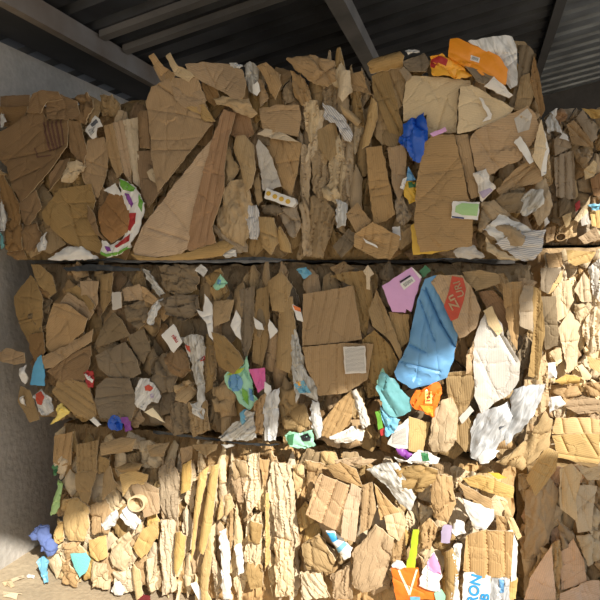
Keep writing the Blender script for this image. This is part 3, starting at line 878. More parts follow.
fill('B', '158,446 300,452 300,600 158,600', 0, ['pale', 'pale', 'kraft', 'beige'], (11, 52), 'vvsv', 1, name='folded_scrap', seed=6, spread=6)
fill('B', '52,432 170,440 300,446 380,456 500,470 516,530 516,600 300,600 140,602 52,580', 0, ['kraft', 'pale', 'gold', 'pale', 'olive'], (18, 26), 'sscvp', 4, seed=5)


# ------------------------------------------------------------------ right-hand stack
p('R', CP, 'grey', 3, '554,140 564,130 570,138 572,147 555,156', 's')
p('R', CP, 'kraft', 4.4, '567,124 574,120 592,140 594,148 572,144', cre=[(570,126,590,146,4)])
p('R', CP, 'grey', 5, '576,118 583,109 596,132 598,138 592,142', nf=1, label='flat grey-brown carton side with printed rows')
p('R', CP, 'gold', 3, '582,108 600,110 600,118 592,118')
p('R', CS, 'rust', 3, '550,114 562,108 568,116 560,124', 'c')
p('R', FS, 'grey', 3, '554,158 566,152 574,150 576,198 566,200 556,196', 'p')
p('R', FS, 'grey', 4, '574,150 586,148 592,156 584,168 578,162', 'c')
p('R', CP, 'beige', 5, '584,170 594,160 598,164 594,176 585,180')
p('R', FS, 'rust', 3, '590,180 600,172 600,196 594,196', 's')
p('R', FS, 'beige', 5, '574,220 586,204 590,196 588,212 578,222')
p('R', CP, 'mud', 3.4, '554,204 564,197 576,200 574,216 562,226 552,222', 'c', cell=.08)
p('R', TF, 'beige', 4.4, '562,216 572,212 570,224 566,228')
p('R', CP, 'kraft', 4, '546,228 556,226 554,240 546,243')
RT = p('R', CP, 'kraft', 3.6, '578,238 596,226 600,240 584,244', 's')
p('R', CP, 'gold', 3, '590,212 600,210 600,228 592,226', 's')
fill('R', '546,108 690,100 690,243 546,244', 0, ['grey', 'kraft', 'paper', 'grey'], (15, 20), 'scvs', 10, seed=7)
# a short paper tube looking out of the bale
def tube_end(b, px, py, r_px, depth, mat, name='cardboard_tube', length=.12):
    y = FACE[b] - depth / 100
    c = on_y(px, py, y)
    R = (on_y(px + r_px, py, y) - c).length
    me = bpy.data.meshes.new(name)
    V, F = [], []
    n = 20
    for (yy, rr) in ((.0, R), (length, R), (length, R * .8), (.0, R * .8)):
        for i in range(n):
            t = 2 * math.pi * i / n
            w = 1 + .12 * math.sin(2 * t + 1)
            V.append((rr * w * math.cos(t), yy, rr * w * math.sin(t)))
    for k in range(4):
        for i in range(n):
            a, d = k * n, ((k + 1) % 4) * n
            F.append((a + (i + 1) % n, a + i, d + i, d + (i + 1) % n))
    me.from_pydata(V, [], F)
    me.uv_layers.new(name='UVMap')
    bm = bmesh.new(); bm.from_mesh(me); bmesh.ops.recalc_face_normals(bm, faces=bm.faces); bm.to_mesh(me); bm.free()
    finish(me, mat)
    o = bpy.data.objects.new(name, me)
    link(o, BALE[b]); o.location = c - BALE[b].location
    return o
tube_end('R', 561, 237, 5, 4.5, 'kraft')
tube_end('B', 136, 504, 8, 8.5, 'beige')

p('Q', CP, 'kraft', 3, '546,254 562,252 564,266 548,268')
p('Q', TB, 'gold', 4, '566,250 596,252 590,262 576,266 568,262', 'p', ang=70)
p('Q', CP, 'mud', 5, '541,268 562,268 548,294 541,290', label='dark carton flap in the shadow below the seam')
p('Q', FS, 'gold', 4.4, '546,294 563,270 562,280 550,294')
p('Q', CP, 'pale', 4, '552,294 560,282 570,280 574,300 566,316 556,322', 's', cre=[(562,284,564,314,3)], label='pale creased carton facet in full sun')
p('Q', CP, 'pale', 4.4, '574,290 584,272 590,280 592,302 582,302', 's', cre=[(582,276,584,300,4)])
p('Q', CP, 'pale', 3.6, '558,328 570,310 582,326 578,346 578,366 568,374 562,346', 's', cre=[(572,330,566,350,3)])
p('Q', CS, 'pale', 3.6, '574,304 584,304 590,312 582,326 576,316', 'c', cell=.06)
p('Q', FS, 'pale', 4.4, '582,328 592,308 600,306 600,350 590,356', 'v')
p('Q', CS, 'grey_board', 3, '588,268 600,258 600,302 594,298', 'v')
p('Q', CP, 'beige', 4, '577,366 582,364 592,376 590,380 584,380')
p('Q', CP, 'gold', 3.4, '587,356 600,360 600,372 590,368', 's')
p('Q', CP, 'mud', 6, '543,330 550,320 558,326 558,346 546,350')
p('Q', CP, 'pale', 4.6, '550,352 558,348 562,358 556,362')
p('Q', TB, 'gold', 5, '553,380 566,374 580,376 578,382 562,384', 'r')
p('Q', FS, 'kraft', 3, '552,386 576,384 582,394 564,404 550,398', 'c')
p('Q', FS, 'kraft', 4, '560,404 582,396 600,400 600,412 578,414', 'p', ang=80)
p('Q', FS, 'kraft', 3.6, '584,384 600,382 600,396 588,396', 'c')
QB = p('Q', CP, 'gold', 7, '552,434 556,418 590,418 600,420 600,434 570,434', nf=0, cre=[(562,420,564,434,5),(578,419,584,433,5),(591,420,592,434,4)], label='golden carton side with slots in the sun')
p('Q', CP, 'gold', 8, '552,436 570,434 600,434 600,464 578,462 558,458', nf=0, cre=[(562,438,568,452,5),(586,436,598,456,5),(558,454,600,460,3)], label='broad golden carton side along the lower edge of the bale')
fill('Q', '540,248 690,248 690,476 600,466 548,466', 0, ['pale', 'beige', 'kraft', 'pale'], (14, 19), 'scvs', 15, seed=8)

p('P', CP, 'gold', 4, '526,478 546,446 558,452 556,470 536,496', 's')
p('P', CS, 'paper', 1, '526,490 548,474 558,490 554,530 540,556 524,560', 'c', cell=.06, amp=.015)
p('P', CP, 'pale', 6, '560,470 572,464 582,474 576,500 578,522 560,508', 's', cre=[(564,468,574,500,4)])
p('P', FS, 'pale', 5, '574,464 588,468 600,466 600,480 588,480', 'p', ang=60)
p('P', CP, 'pale', 6.4, '571,486 598,488 594,506 592,532 578,534 574,508', cre=[(576,514,597,494,4)], label='grey-brown carton side with a slanting crease')
p('P', FS, 'grey', 4, '558,520 574,534 576,546 562,548', 'c')
p('P', CP, 'rosy', 6.4, '524,600 530,578 552,546 553,560 556,600', nf=1, label='pale pinkish carton corner at the foot of the stack')
p('P', FS, 'paper', 5, '551,546 560,540 562,560 558,600 552,590', 'v')
p('P', CP, 'rosy', 5.6, '559,556 574,540 584,560 588,586 562,592', cre=[(560,586,586,572,4)])
p('P', CP, 'pale', 5, '576,536 600,532 600,560 588,566', 'c', cell=.07)
p('P', CP, 'rosy', 5, '560,594 590,582 600,582 600,604 560,604', 's')

fill('P', '518,470 600,462 690,470 690,640 518,602', 0, ['kraft', 'pale', 'pale', 'rosy'], (15, 22), 'scvs', 0, seed=9)

# ================================================================== foreign articles caught in the bales
def q(b, name, mat, depth, poly, k, label, cat, **kw):
    return piece(b, name, mat, depth, poly, k, thing=label, cat=cat, cover=False, **kw)

# --- top bale
P1 = q('T', 'shipping_label', 'white', 6, '84,130 94,115 99,119 102,126 97,128 96,137 92,139', 's', 'torn white shipping label on dark cardboard at the upper left of the top bale', 'label')
decal(P1, 'barcode', 'barcode', '88,130 93,127 95,132 91,136', ang=40)
decal(P1, 'address_lines', 'ink', '90,124 96,119 98,122 92,127')
q('T', 'plastic_scrap', 'film', 5, '0,112 4,114 7,122 3,128 0,127', 'f', "small black-flecked white plastic scrap at the top bale's upper left edge", 'plastic')
P2 = q('T', 'plastic_bag', 'film', 5, '0,199 4,205 6,216 5,230 0,231', 'f', 'white plastic bag end at the left end of the top bale, above a teal tip', 'plastic bag')
q('T', 'plastic_scrap', 'teal', 5, '0,232 3,236 4,246 0,249', 'f', 'teal plastic tip poking out at the left end of the top bale', 'plastic')
q('T', 'plastic_scrap', 'film', 5, '37,248 41,236 46,232 44,250 39,252', 'f', 'white plastic sliver left of the six-sided carton end', 'plastic')
q('T', 'paper_sheet', 'white', 6, '46,259 58,252 66,246 82,247 97,258 82,262 52,263', 'c', 'crumpled white paper under the six-sided carton end', 'paper', amp=.008)
q('T', 'paper_scrap', 'white', 5.6, '103,190 115,183 121,194 118,197', 's', 'white paper triangle above the orange-brown diamond carton', 'paper')
W = q('T', 'food_wrapper', 'white', 6.4, '119,178 127,181 134,186 140,194 144,203 143,214 139,228 133,240 130,248 118,255 106,257 100,254 102,240 110,245 122,240 128,228 128,212 122,196', 'f', 'green, red and white printed wrapper curling round the orange-brown diamond carton', 'wrapper', amp=.005)
decal(W, 'green_print', 'green', '120,179 127,182 135,188 133,192 124,190 121,186')
decal(W, 'green_border', 'green', '139,194 143,202 142,212 139,206')
decal(W, 'green_border', 'green', '101,251 106,254 118,252 129,246 130,248 118,255 106,257 100,254')
decal(W, 'red_panel', 'red', '130,213 137,213 136,222 131,231 128,230')
decal(W, 'red_panel', 'red', '115,246 124,239 130,234 130,241 117,248')
decal(W, 'purple_print', 'purple', '124,193 130,194 134,204 132,208 128,200')
decal(W, 'purple_print', 'purple', '105,246 110,247 112,251 107,252')
q('T', 'foil_strip', 'streaked', 6.4, '247,206 257,205 261,222 257,240 250,239 246,226', 'f', 'crinkled white foil strip beside the ball of brown packing paper', 'foil')
q('T', 'plastic_scrap', 'film', 6, '222,255 228,249 236,250 236,257 226,258', 'f', 'white plastic scrap below the ball of brown packing paper', 'plastic')
q('T', 'plastic_scrap', 'film', 6.4, '229,63 236,62 243,66 240,69 230,66', 'f', 'thin white scrap on the top edge of the square carton', 'plastic')
q('T', 'plastic_bag', 'clear_film', 4.6, '244,66 250,61 257,66 258,78 254,96 248,88 246,76', 'f', 'crumpled whitish plastic right of the square carton at the top edge', 'plastic bag')
q('T', 'paper_scrap', 'white', 6, '253,85 258,82 260,91 257,96 253,93', 's', 'small white paper scrap above the plain carton at the top centre', 'paper')
q('T', 'card_strip', 'grey_board', 6.6, '256,146 258,139 268,150 281,186 270,190 262,190', 's', 'pinkish white card strip above the box with yellow dots', 'card')
E = q('T', 'carton_box', 'white', 8, '264,198 266,188 294,198 296,203 292,207 280,204', 's', 'narrow white box side with four yellow dots', 'box', nf=0, th=.03)
for (x, y) in ((268.5, 193.5), (275, 196.5), (281.5, 199), (288, 201.5)):
    decal(E, 'yellow_dot', 'yellow', ' '.join('%.2f,%.2f' % (x + 2.5 * math.cos(t * .785), y + 2.5 * math.sin(t * .785)) for t in range(8)))
q('T', 'plastic_bag', 'streaked', 6, '322,102 334,108 346,120 353,134 350,142 344,140 336,124 325,120', 'f', 'grey and white striped plastic bag between wrinkled strips in the top bale', 'plastic bag')
q('T', 'plastic_bag', 'film', 5.6, '336,199 346,203 347,214 345,226 336,228', 'f', 'whitish plastic film beside the small square carton corner', 'plastic bag')
q('T', 'tape_piece', 'white', 8.6, '363,238 377,246 378,248 366,243', 's', 'white tear on the crushed small brown box', 'tape', th=.002, nf=0)
BB = q('T', 'plastic_bag', 'blue', 8.4, '403,124 413,118 424,112 428,128 426,150 420,163 413,161 407,150 398,141 403,134', 'f', 'bright blue plastic bag in the top bale', 'plastic bag', cell=.05, amp=.012)
YP = q('T', 'food_packet', 'yellow', 6.6, '402,184 407,180 416,182 417,199 409,204 404,195', 'f', 'yellow, green and sky-blue packet under the bright blue bag', 'packet')
decal(YP, 'sky_print', 'sky', '408,166 416,180 406,181', off=.004)
decal(YP, 'green_print', 'deep_green', '408,182 416,182 416,187 409,188')
decal(YP, 'white_edge', 'white', '400,188 403,179 407,177 405,185 404,190', off=.004)
q('T', 'paper_scrap', 'white', 5, '392,227 400,226 401,240 393,241', 's', 'small white paper under the tall narrow carton side', 'paper')
YC = q('T', 'yellow_carton', 'yellow', 8, '411,225 416,222 430,246 454,244 454,249 432,254 413,255', 's', 'yellow printed carton edge behind the big upright carton side', 'carton', nf=0)
GL = q('T', 'green_label', 'white', 11.2, '451,218 453,201 480,202 478,220', 's', 'white and pale green label on the big upright carton side', 'label', nf=0, th=.003)
decal(GL, 'green_oval', 'green_print', '455,212 456,206 462,203 479,204 477,216 462,215')
decal(GL, 'dark_print', 'navy', '452,216 464,217.5 464,219 452,217.5')
q('T', 'plastic_scrap', 'violet', 8.8, '430,134 445,127 447,131 433,137', 's', 'purple and white scrap just above the big upright carton side', 'plastic')
q('T', 'tape_strip', 'white_board', 9, '479,97 482,98 492,114 491,119 482,122 488,116', 's', 'white paper tape strip on the pale beige flap', 'tape', th=.002, nf=0)
WM = q('T', 'padded_mailer', 'film', 7, '468,44 490,39 505,36 512,37 517,50 517,86 510,90 506,84 500,60', 's', 'pale blue-white plastic mailer behind the orange mailer', 'mailer')
OM = q('T', 'padded_mailer', 'orange', 9.4, '450,38 457,37 478,46 500,57 508,69 506,84 500,84 484,76 465,66 448,56', 's', 'bright orange mailer with a white barcode label on top of the top bale', 'mailer', nf=1, th=.014)
lb = decal(OM, 'barcode_label', 'white', '471,55 480,58 479,63 470,60')
decal(OM, 'barcode', 'barcode', '472,56.5 478.5,58.7 478,61.3 471.5,59.3', off=.004, ang=-20)
OP = q('T', 'padded_mailer', 'amber', 7.6, '430,57 440,54 450,58 464,67 472,76 460,79 432,75', 'f', 'orange packet with red print left of the bright orange mailer', 'packet')
decal(OP, 'red_print', 'red', '431,58 440,55 448,60 446,66 438,62 434,68 430,66')
q('T', 'carton_flap', 'mud', 10, '464,65 478,69 493,76 485,84 478,82', 's', 'brown card flap tucked under the bright orange mailer', 'card')
q('T', 'white_card', 'white_board', 9.6, '484,86 494,76 513,95 509,98 500,94', 's', 'white card with a black mark beneath the orange mailer', 'card', nf=0)
q('T', 'plastic_scrap', 'film', 8, '405,51 414,49 420,52 408,55', 'f', 'whitish plastic scrap on the top edge left of the orange packet', 'plastic')
q('T', 'torn_paper', 'white', 11, '514,142 520,136 527,146 534,161 530,164 522,152', 's', 'white torn paper strip on the big pinkish carton side', 'paper')
q('T', 'torn_paper', 'white', 10, '540,120 545,132 549,148 546,174 542,176 541,164 545,150', 's', 'white torn edge along the right end of the top bale', 'paper', th=.006)
LB = q('T', 'shipping_label', 'white_board', 10.6, '473,173 486,168 491,182 496,188 482,202 478,192', 'c', 'crumpled white label below the big pinkish carton side', 'label', amp=.005)
decal(LB, 'blue_print', 'lilac', '479,192 490,188 493,190 483,199')
q('T', 'plastic_bag', 'clear_film', 9.6, '519,212 522,196 530,190 543,189 544,204 534,212 524,216', 'f', 'grey translucent plastic at the right end of the top bale', 'plastic bag')
FB = q('T', 'foil_bag', 'streaked', 11.4, '495,244 510,234 534,230 546,229 541,252 534,266 520,260 505,250', 'f', 'silvery white film bag at the lower right corner of the top bale', 'plastic bag', amp=.006)
q('T', 'plastic_bag', 'film', 10.2, '482,230 500,214 520,222 533,232 515,236 500,242', 'f', 'white plastic film over grey packing paper in the top bale', 'plastic bag')
q('T', 'paper_sheet', 'grey_board', 9, '453,252 460,245 474,245 485,257 472,259 458,258', 'c', 'whitish crumpled paper under the big upright carton side', 'paper', amp=.008)
q('T', 'film_shade_sheet', 'film_shade', 3, '206,262 222,259 248,257 262,257 296,260 294,263 240,264', 's', 'black film and painted gap shade in the seam under the ball of brown paper', 'plastic sheet')
q('T', 'film_shade_sheet', 'film_shade', 3, '72,262 96,259 118,258 126,262 90,268 70,268', 's', 'dark film and painted gap shade in the seam under the printed wrapper', 'plastic sheet')
q('T', 'film_shade_sheet', 'film_shade', 4, '412,259 450,258 500,264 528,271 470,266 420,264', 's', 'dark grey film and painted gap shade in the seam below the big upright carton side', 'plastic sheet')

# --- middle bale
q('M', 'plastic_scrap', 'clear_film', 4, '141,268 149,271 158,284 164,293 160,297 151,286', 'f', 'bluish clear plastic strip left of the dark felt-like sheet', 'plastic')
q('M', 'plastic_scrap', 'film', 5, '148,312 154,304 162,298 160,308 153,325 147,323', 'f', 'whitish torn film left of the white tag with red letters', 'plastic')
q('M', 'card_piece', 'grey_board', 5.6, '112,292 121,292 122,308 112,310', 's', 'pale grey square card near the upper left of the middle bale', 'card', nf=0)
TG = q('M', 'paper_tag', 'white', 8, '161,335 173,324 176,328 182,342 173,353 170,350', 's', 'white tag with red letters', 'tag', nf=0)
writing(TG, 'nku', 'red', 175.5, 338.5, 4.2, -52, 1.0, off=.004, bold=.03)
BG = q('M', 'plastic_bag', 'film', 7, '134,402 135,388 141,378 149,379 156,388 161,396 158,403 150,402 144,411 137,408', 'f', 'white plastic bag with faded red print in the middle bale', 'plastic bag', amp=.005)
decal(BG, 'red_print', 'red_print', '146,386 150,384 154,388 151,391 147,390')
decal(BG, 'blue_print', 'lilac', '151,394 154,393 155,397 152,398')
q('M', 'paper_scrap', 'cream', 6, '144,412 152,408 160,418 164,423 150,416', 's', 'cream torn paper under the white bag with faded red print', 'paper')
WB = q('M', 'plastic_bag', 'clear_film', 6.6, '180,338 192,334 202,336 205,348 204,362 203,380 205,400 199,408 196,384 190,358', 'f', 'long whitish plastic bag with red spots right of the red-lettered tag', 'plastic bag')
decal(WB, 'red_spot', 'red', '201,358 205,355 205,360 202,361')
decal(WB, 'red_spot', 'red_print', '185,344 190,346 191,352 187,350')
q('M', 'plastic_bag', 'film', 5.4, '189,404 198,402 204,412 203,420 194,414', 'f', 'white plastic corner below the long whitish bag', 'plastic bag')
q('M', 'paper_scrap', 'white', 6.4, '195,310 203,312 204,294 212,305 213,330 215,342 210,336 206,322', 's', 'forked white paper scrap above the long whitish bag', 'paper')
q('M', 'paper_scrap', 'white', 6, '230,326 236,310 240,318 241,340 236,336', 's', 'first white paper scrap right of the forked scrap', 'paper')
q('M', 'paper_scrap', 'white', 6.6, '253,317 262,324 264,330 256,329', 's', 'second and smallest of the white scraps right of the forked scrap', 'paper')
q('M', 'paper_scrap', 'white', 6.6, '269,319 278,331 270,339 268,330', 's', 'third white paper scrap, a triangle left of the pleated carton side', 'paper')
q('M', 'plastic_scrap', 'film', 5, '194,270 201,264 208,270 204,277', 's', 'white scrap in the seam over the forked white scrap', 'plastic')
FO = q('M', 'food_wrapper', 'mint', 6, '213,285 220,274 227,284 222,288 216,290', 'f', 'small shiny green and blue foil wrapper near the top of the middle bale', 'wrapper')
decal(FO, 'blue_print', 'sky', '218,279 222,280 221,284 218,284')
CL = q('M', 'plastic_bag', 'clear_film', 6, '290,328 296,330 301,350 306,372 317,386 318,402 311,398 300,394 296,404 292,372', 'f', 'long clear plastic bag with blue tints along the pleated carton side', 'plastic bag')
decal(CL, 'blue_print', 'cyan', '294,384 304,380 312,392 300,393')
decal(CL, 'yellow_print', 'amber', '296,382 301,381 302,386 298,388')
OR = q('M', 'paper_scrap', 'white', 6, '292,304 300,308 303,322 297,320', 's', 'orange and white scrap at the left of the pleated carton side', 'paper')
decal(OR, 'orange_print', 'orange_film', '293,305 300,308 301,312 295,310')
LBL = q('M', 'paper_label', 'white_board', 7.8, '343,347 365,346 366,373 345,374', 's', 'white label with rows of print on the lower pleated carton side', 'label', nf=0, th=.002)
decal(LBL, 'printed_rows', 'text_rows', '345,349 364,348 364.5,371 346.5,372')
PB = q('M', 'carton_box', 'violet', 8.4, '382,286 411,267 421,278 411,312 406,309 405,313 392,312', 's', 'light purple box with a barcode label', 'box', nf=0, amp=.002, th=.03)
decal(PB, 'white_edge', 'white', '411,267 413,268 422,277 420,279', off=.003)
bl = decal(PB, 'barcode_label', 'white', '400,284 412,276 415.5,281 404,290')
decal(PB, 'barcode', 'barcode', '403,284 411.5,278.5 413.5,281 405,287', off=.004, ang=30)
decal(PB, 'handle_slot', 'black', '399.5,281.5 410,275 411,276.2 400.5,283', off=.003)
q('M', 'green_carton', 'deep_green', 7, '419,271 425,265 431,271 423,278', 's', 'small green card piece above the blue sheet', 'card', nf=0)
BS = q('M', 'plastic_sheet', 'sky', 8.6, '394,372 400,360 409,342 412,326 418,298 425,279 437,275 434,281 440,296 446,310 458,335 454,358 447,378 432,384 412,389 397,380', 's', 'large crushed sky-blue sheet in the middle bale', 'sheet', amp=.012, cell=.07, nf=3, th=.006, cre=[(426,290,440,322,14),(440,322,456,350,14),(410,345,425,352,6),(420,300,434,340,7),(402,362,440,372,5)], step=.011)
OF = q('M', 'snack_bag', 'orange_film', 9.4, '410,402 415,391 424,388 436,382 441,386 442,394 436,408 433,418 424,412 414,408', 'f', 'shiny orange snack bag under the blue sheet', 'bag', amp=.008)
decal(OF, 'yellow_print', 'lemon', '425,391 432,391 432,403 425,403')
for yy in (394, 397, 400): decal(OF, 'letter_bar', 'red_print', '427,%s 430.5,%s 430.5,%s 427,%s' % (yy - .6, yy - .6, yy + .6, yy + .6), off=.005)
decal(OF, 'yellow_panel', 'amber', '420,405 433,406 433,417 424,411')
TE = q('M', 'plastic_bag', 'teal', 8.8, '376,386 382,372 392,378 402,390 413,402 410,412 396,418 386,412 380,400', 'f', 'translucent teal plastic bag left of the orange snack bag', 'plastic bag', cell=.06)
q('M', 'plastic_bag', 'cyan', 8, '380,405 386,412 396,418 400,420 394,434 386,436 382,420', 'f', 'light blue plastic below the teal bag', 'plastic bag')
q('M', 'plastic_bag', 'mint', 8, '380,372 383,368 387,376 380,388 377,384', 'f', 'pale green plastic tip above the teal bag', 'plastic bag')
q('M', 'plastic_scrap', 'green', 8, '375,412 380,410 383,428 378,430', 's', 'bright green strip left of the light blue plastic', 'plastic')
q('M', 'plastic_scrap', 'red', 8, '380,430 384,428 385,434 381,436', 's', 'tiny red scrap under the bright green strip', 'plastic')
WX = bpy.data.objects.new('carton_box', None); C.objects.link(WX)
WX.location = on_y(408, 450, FACE['M'] - .08)
tag(WX, 'small carton with a white printed face and a brown face, under the orange snack bag', 'box')
wf = piece('M', 'white_face', 'white', 8, '387,445 394,428 402,424 409,417 409,449 398,449', 's', nf=0, parent=WX, cover=False, label='white face with faint rows of print', tilt=(.2, 0))
piece('M', 'brown_face', 'gold', 8, '409,416 430,424 422,455 409,450', 's', nf=0, parent=WX, cover=False, label='brown cardboard face', tilt=(-.3, 0))
decal(wf, 'printed_rows', 'text_rows', '393,434 406,427 407,444 392,444')
q('M', 'plastic_scrap', 'purple', 8.4, '396,448 404,450 413,455 407,460 398,455', 'f', 'purple plastic scrap below the white-faced carton', 'plastic')
GW = q('M', 'plastic_wrapper', 'white', 8.6, '394,457 404,460 412,456 420,450 428,452 436,456 440,458 438,463 428,464 418,463 400,464', 'f', 'wavy white wrapper with green print in the seam below the orange snack bag', 'wrapper', amp=.01)
decal(GW, 'green_print', 'deep_green', '421,453 428,454 430,460 423,460')
q('M', 'plastic_bag', 'magenta', 6.8, '249,369 264,368 265,388 258,393 253,380', 's', 'pink plastic wedge in the middle bale', 'plastic')
GR = q('M', 'snack_bag', 'mint', 6, '224,376 232,369 243,366 247,356 249,366 252,386 258,402 250,410 240,404 234,392 226,390', 'f', 'crumpled green snack bag with a blue disc', 'bag')
decal(GR, 'blue_disc', 'sky', ' '.join('%.1f,%.1f' % (235 + 8 * math.cos(t * .628), 383 + 9 * math.sin(t * .628)) for t in range(10)), off=.004)
decal(GR, 'lime_print', 'lime', '225,376 233,370 244,368 240,373 230,375', off=.004)
decal(GR, 'green_print', 'green', '242,388 247,392 248,406 242,400', off=.004)
decal(GR, 'blue_print', 'sky', '248,388 252,392 253,402 249,400', off=.004)
q('M', 'paper_scrap', 'white', 7, '264,382 270,386 271,391 267,396 264,392', 's', 'small white scrap to the right of the pink wedge', 'paper')
q('M', 'plastic_scrap', 'cyan', 6.4, '240,413 246,409 247,422 243,432 240,428', 'f', 'light blue plastic sliver under the green snack bag', 'plastic')
q('M', 'plastic_bag', 'film', 7, '263,398 272,392 279,388 278,420 276,440 264,440', 'f', 'white plastic bag to the right of the orange strip', 'plastic bag')
q('M', 'paper_strip', 'pink', 6.4, '255,402 266,392 264,410 263,434 255,434', 'v', 'pale orange paper strip between two white plastic bags', 'paper')
q('M', 'plastic_bag', 'clear_film', 6.6, '246,410 254,412 256,438 250,440 224,441 218,438 232,424 242,420', 'f', 'clear crumpled plastic bag at the lower edge, left of the orange strip', 'plastic bag')
MG = q('M', 'food_wrapper', 'mint', 7, '284,436 290,431 300,434 312,430 315,446 304,449 290,447', 'f', 'pale green and black wrapper at the lower edge of the middle bale', 'wrapper')
decal(MG, 'black_print', 'black', '300,436 308,433 311,440 303,441', off=.004)
decal(MG, 'green_print', 'deep_green', '287,436 294,434 293,445 288,444', off=.004)
q('M', 'plastic_strip', 'film', 6.6, '312,400 318,402 322,420 322,436 316,440 310,420', 'f', 'pale bluish plastic strip left of the fan of folded strips', 'plastic')
q('M', 'rolled_paper', 'grey_board', 8, '350,392 356,389 364,404 370,425 362,430 358,412', 'v', 'rolled whitish paper to the right of the fan of folded strips', 'paper')
PS1 = q('M', 'foam_sheet', 'grey_board', 8.8, '474,340 480,322 487,308 495,316 502,324 504,336 512,348 520,362 519,380 510,394 496,402 482,414 475,398 473,364', 's', 'large grey-white crushed sheet at the right of the middle bale', 'sheet', nf=2, amp=.008, cre=[(490,318,516,362,7),(476,350,500,400,2)])
q('M', 'card_flap', 'beige', 10, '483,311 492,306 498,320 503,331 498,336 489,326', 's', 'pale beige flap on the large grey-white sheet', 'card', nf=0)
q('M', 'foil_bag', 'grey_film', 9.6, '470,433 477,416 490,410 508,402 512,414 505,440 492,452 480,462 470,456', 'w', 'silver grey crumpled film bag at the lower right of the middle bale', 'plastic bag', amp=.014, cell=.07)
q('M', 'plastic_bag', 'grey_film', 10, '510,398 514,390 524,386 546,384 538,408 524,428 506,446 502,436 512,418', 'w', 'whitish translucent film bag at the right corner of the middle bale', 'plastic bag', amp=.012, cell=.08)
q('M', 'paper_sheet', 'white', 10.4, '476,455 484,449 500,452 490,462 480,464', 'c', 'bright white crumpled paper at the lower right of the middle bale', 'paper')
q('M', 'plastic_scrap', 'ink', 10.2, '494,420 506,414 508,424 500,430', 's', 'dark grey patch on the silver film bag', 'plastic')
q('M', 'card_piece', 'grey_board', 7, '459,418 470,406 474,411 462,424', 's', 'small greyish card to the right of the brown paper bag', 'card', nf=0)
q('M', 'plastic_leaf', 'leaf_blue', 4, '29,385 32,370 37,358 41,355 44,370 44,386', 's', 'pale blue leaf-shaped plastic at the left end of the middle bale', 'plastic', nf=0)
PWB = q('M', 'plastic_bag', 'film', 4, '33,396 41,389 51,399 54,411 45,416 38,412', 'f', 'white and pink plastic bag under the pale blue plastic', 'plastic bag')
decal(PWB, 'pink_print', 'red_print', '36,394 41,391 45,396 42,405 37,404', off=.004)
q('M', 'paper_scrap', 'white', 3, '18,370 24,365 26,378 22,385', 'c', 'small white scrap at the left end, beside the sticking-out flap', 'paper')
q('M', 'paper_scrap', 'white', 3, '19,398 24,396 24,406 20,404', 'c', 'lowest white scrap on the left edge of the middle bale', 'paper')
q('M', 'paper_scrap', 'lemon', 5, '48,425 56,416 56,406 60,404 69,412 62,418 52,424', 'c', 'pale yellow torn paper at the lower left corner of the middle bale', 'paper')
RW = q('M', 'plastic_scrap', 'red', 6, '82,373 87,370 92,371 94,379 92,388 88,388 85,380', 'f', 'red and white plastic scrap left of the dark creased carton', 'plastic')
decal(RW, 'white_stripe', 'white', '83,375 85,373 93,380 92,383', off=.004)
q('M', 'plastic_scrap', 'blue', 5, '108,420 112,415 120,418 122,428 116,432 110,429', 'f', 'blue plastic film in the seam at the bottom of the middle bale', 'plastic')
q('M', 'plastic_scrap', 'purple', 5, '121,418 128,417 132,430 124,432', 'f', 'violet plastic film beside the blue film in the seam', 'plastic')
q('M', 'paper_scrap', 'white', 5, '89,420 93,417 101,425 97,427', 's', 'white scrap at the bottom edge left of the blue film', 'paper')
q('M', 'plastic_scrap', 'cyan', 3, '296,270 306,267 311,274 304,279', 'f', 'blue and orange plastic bit in the upper seam above the pleated carton', 'plastic')
q('M', 'card_flap', 'pale', 5, '363,271 368,265 374,274 370,277 370,290 366,289 366,276', 's', 'arrow-shaped pale card in the upper seam left of the purple box', 'card', nf=0)
q('M', 'film_shade_sheet', 'film_shade', 2, '150,432 200,437 240,441 280,444 270,447 200,442 150,436', 's', 'black film and painted gap shade in the seam under the middle bale', 'plastic sheet')
q('M', 'film_shade_sheet', 'film_shade', 2, '62,268 90,264 138,268 140,271 90,271 66,271', 's', 'black film and painted gap shade in the seam above the square panel on the left', 'plastic sheet')

# --- bottom bale
q('B', 'plastic_scrap', 'deep_green', 3, '52,466 56,462 58,474 54,476', 'f', 'small dark green scrap at the left end of the bottom bale', 'plastic')
q('B', 'plastic_strip', 'pale_green', 3.4, '50,511 54,496 57,480 62,484 61,496 57,512 51,516', 'f', 'pale green and white strip on the left end of the bottom bale', 'plastic')
q('B', 'plastic_bag', 'teal_pleat', 6, '70,554 85,553 90,560 86,572 79,578 73,567', 's', 'pleated aqua plastic at the lower left of the bottom bale', 'plastic', nf=0)
q('B', 'paper_scrap', 'white', 5, '111,590 115,582 119,582 124,592 121,596 112,596', 'c', 'white torn paper at the foot of the bottom bale', 'paper')
q('B', 'plastic_bag', 'film', 5.4, '101,525 108,516 116,509 118,516 113,527 105,530', 'f', 'crinkled white film left of the paper roll', 'plastic')
q('B', 'plastic_bag', 'film', 5.4, '120,516 126,506 132,512 140,522 134,530 126,524', 'f', 'crinkled white film under the paper roll', 'plastic')
q('B', 'plastic_scrap', 'maroon', 4.4, '137,597 142,595 150,597 150,601 137,602', 's', 'dark red bit at the foot of the bottom bale', 'plastic', nf=0)
q('B', 'plastic_strip', 'white', 5.6, '219,532 226,528 229,548 230,572 232,600 222,600 221,570', 'f', 'long white plastic strip between wrinkled cardboard', 'plastic')
q('B', 'plastic_strip', 'white', 5.6, '235,546 241,543 243,560 244,572 239,574 236,560', 'f', 'shorter white plastic scrap right of the long white strip', 'plastic')
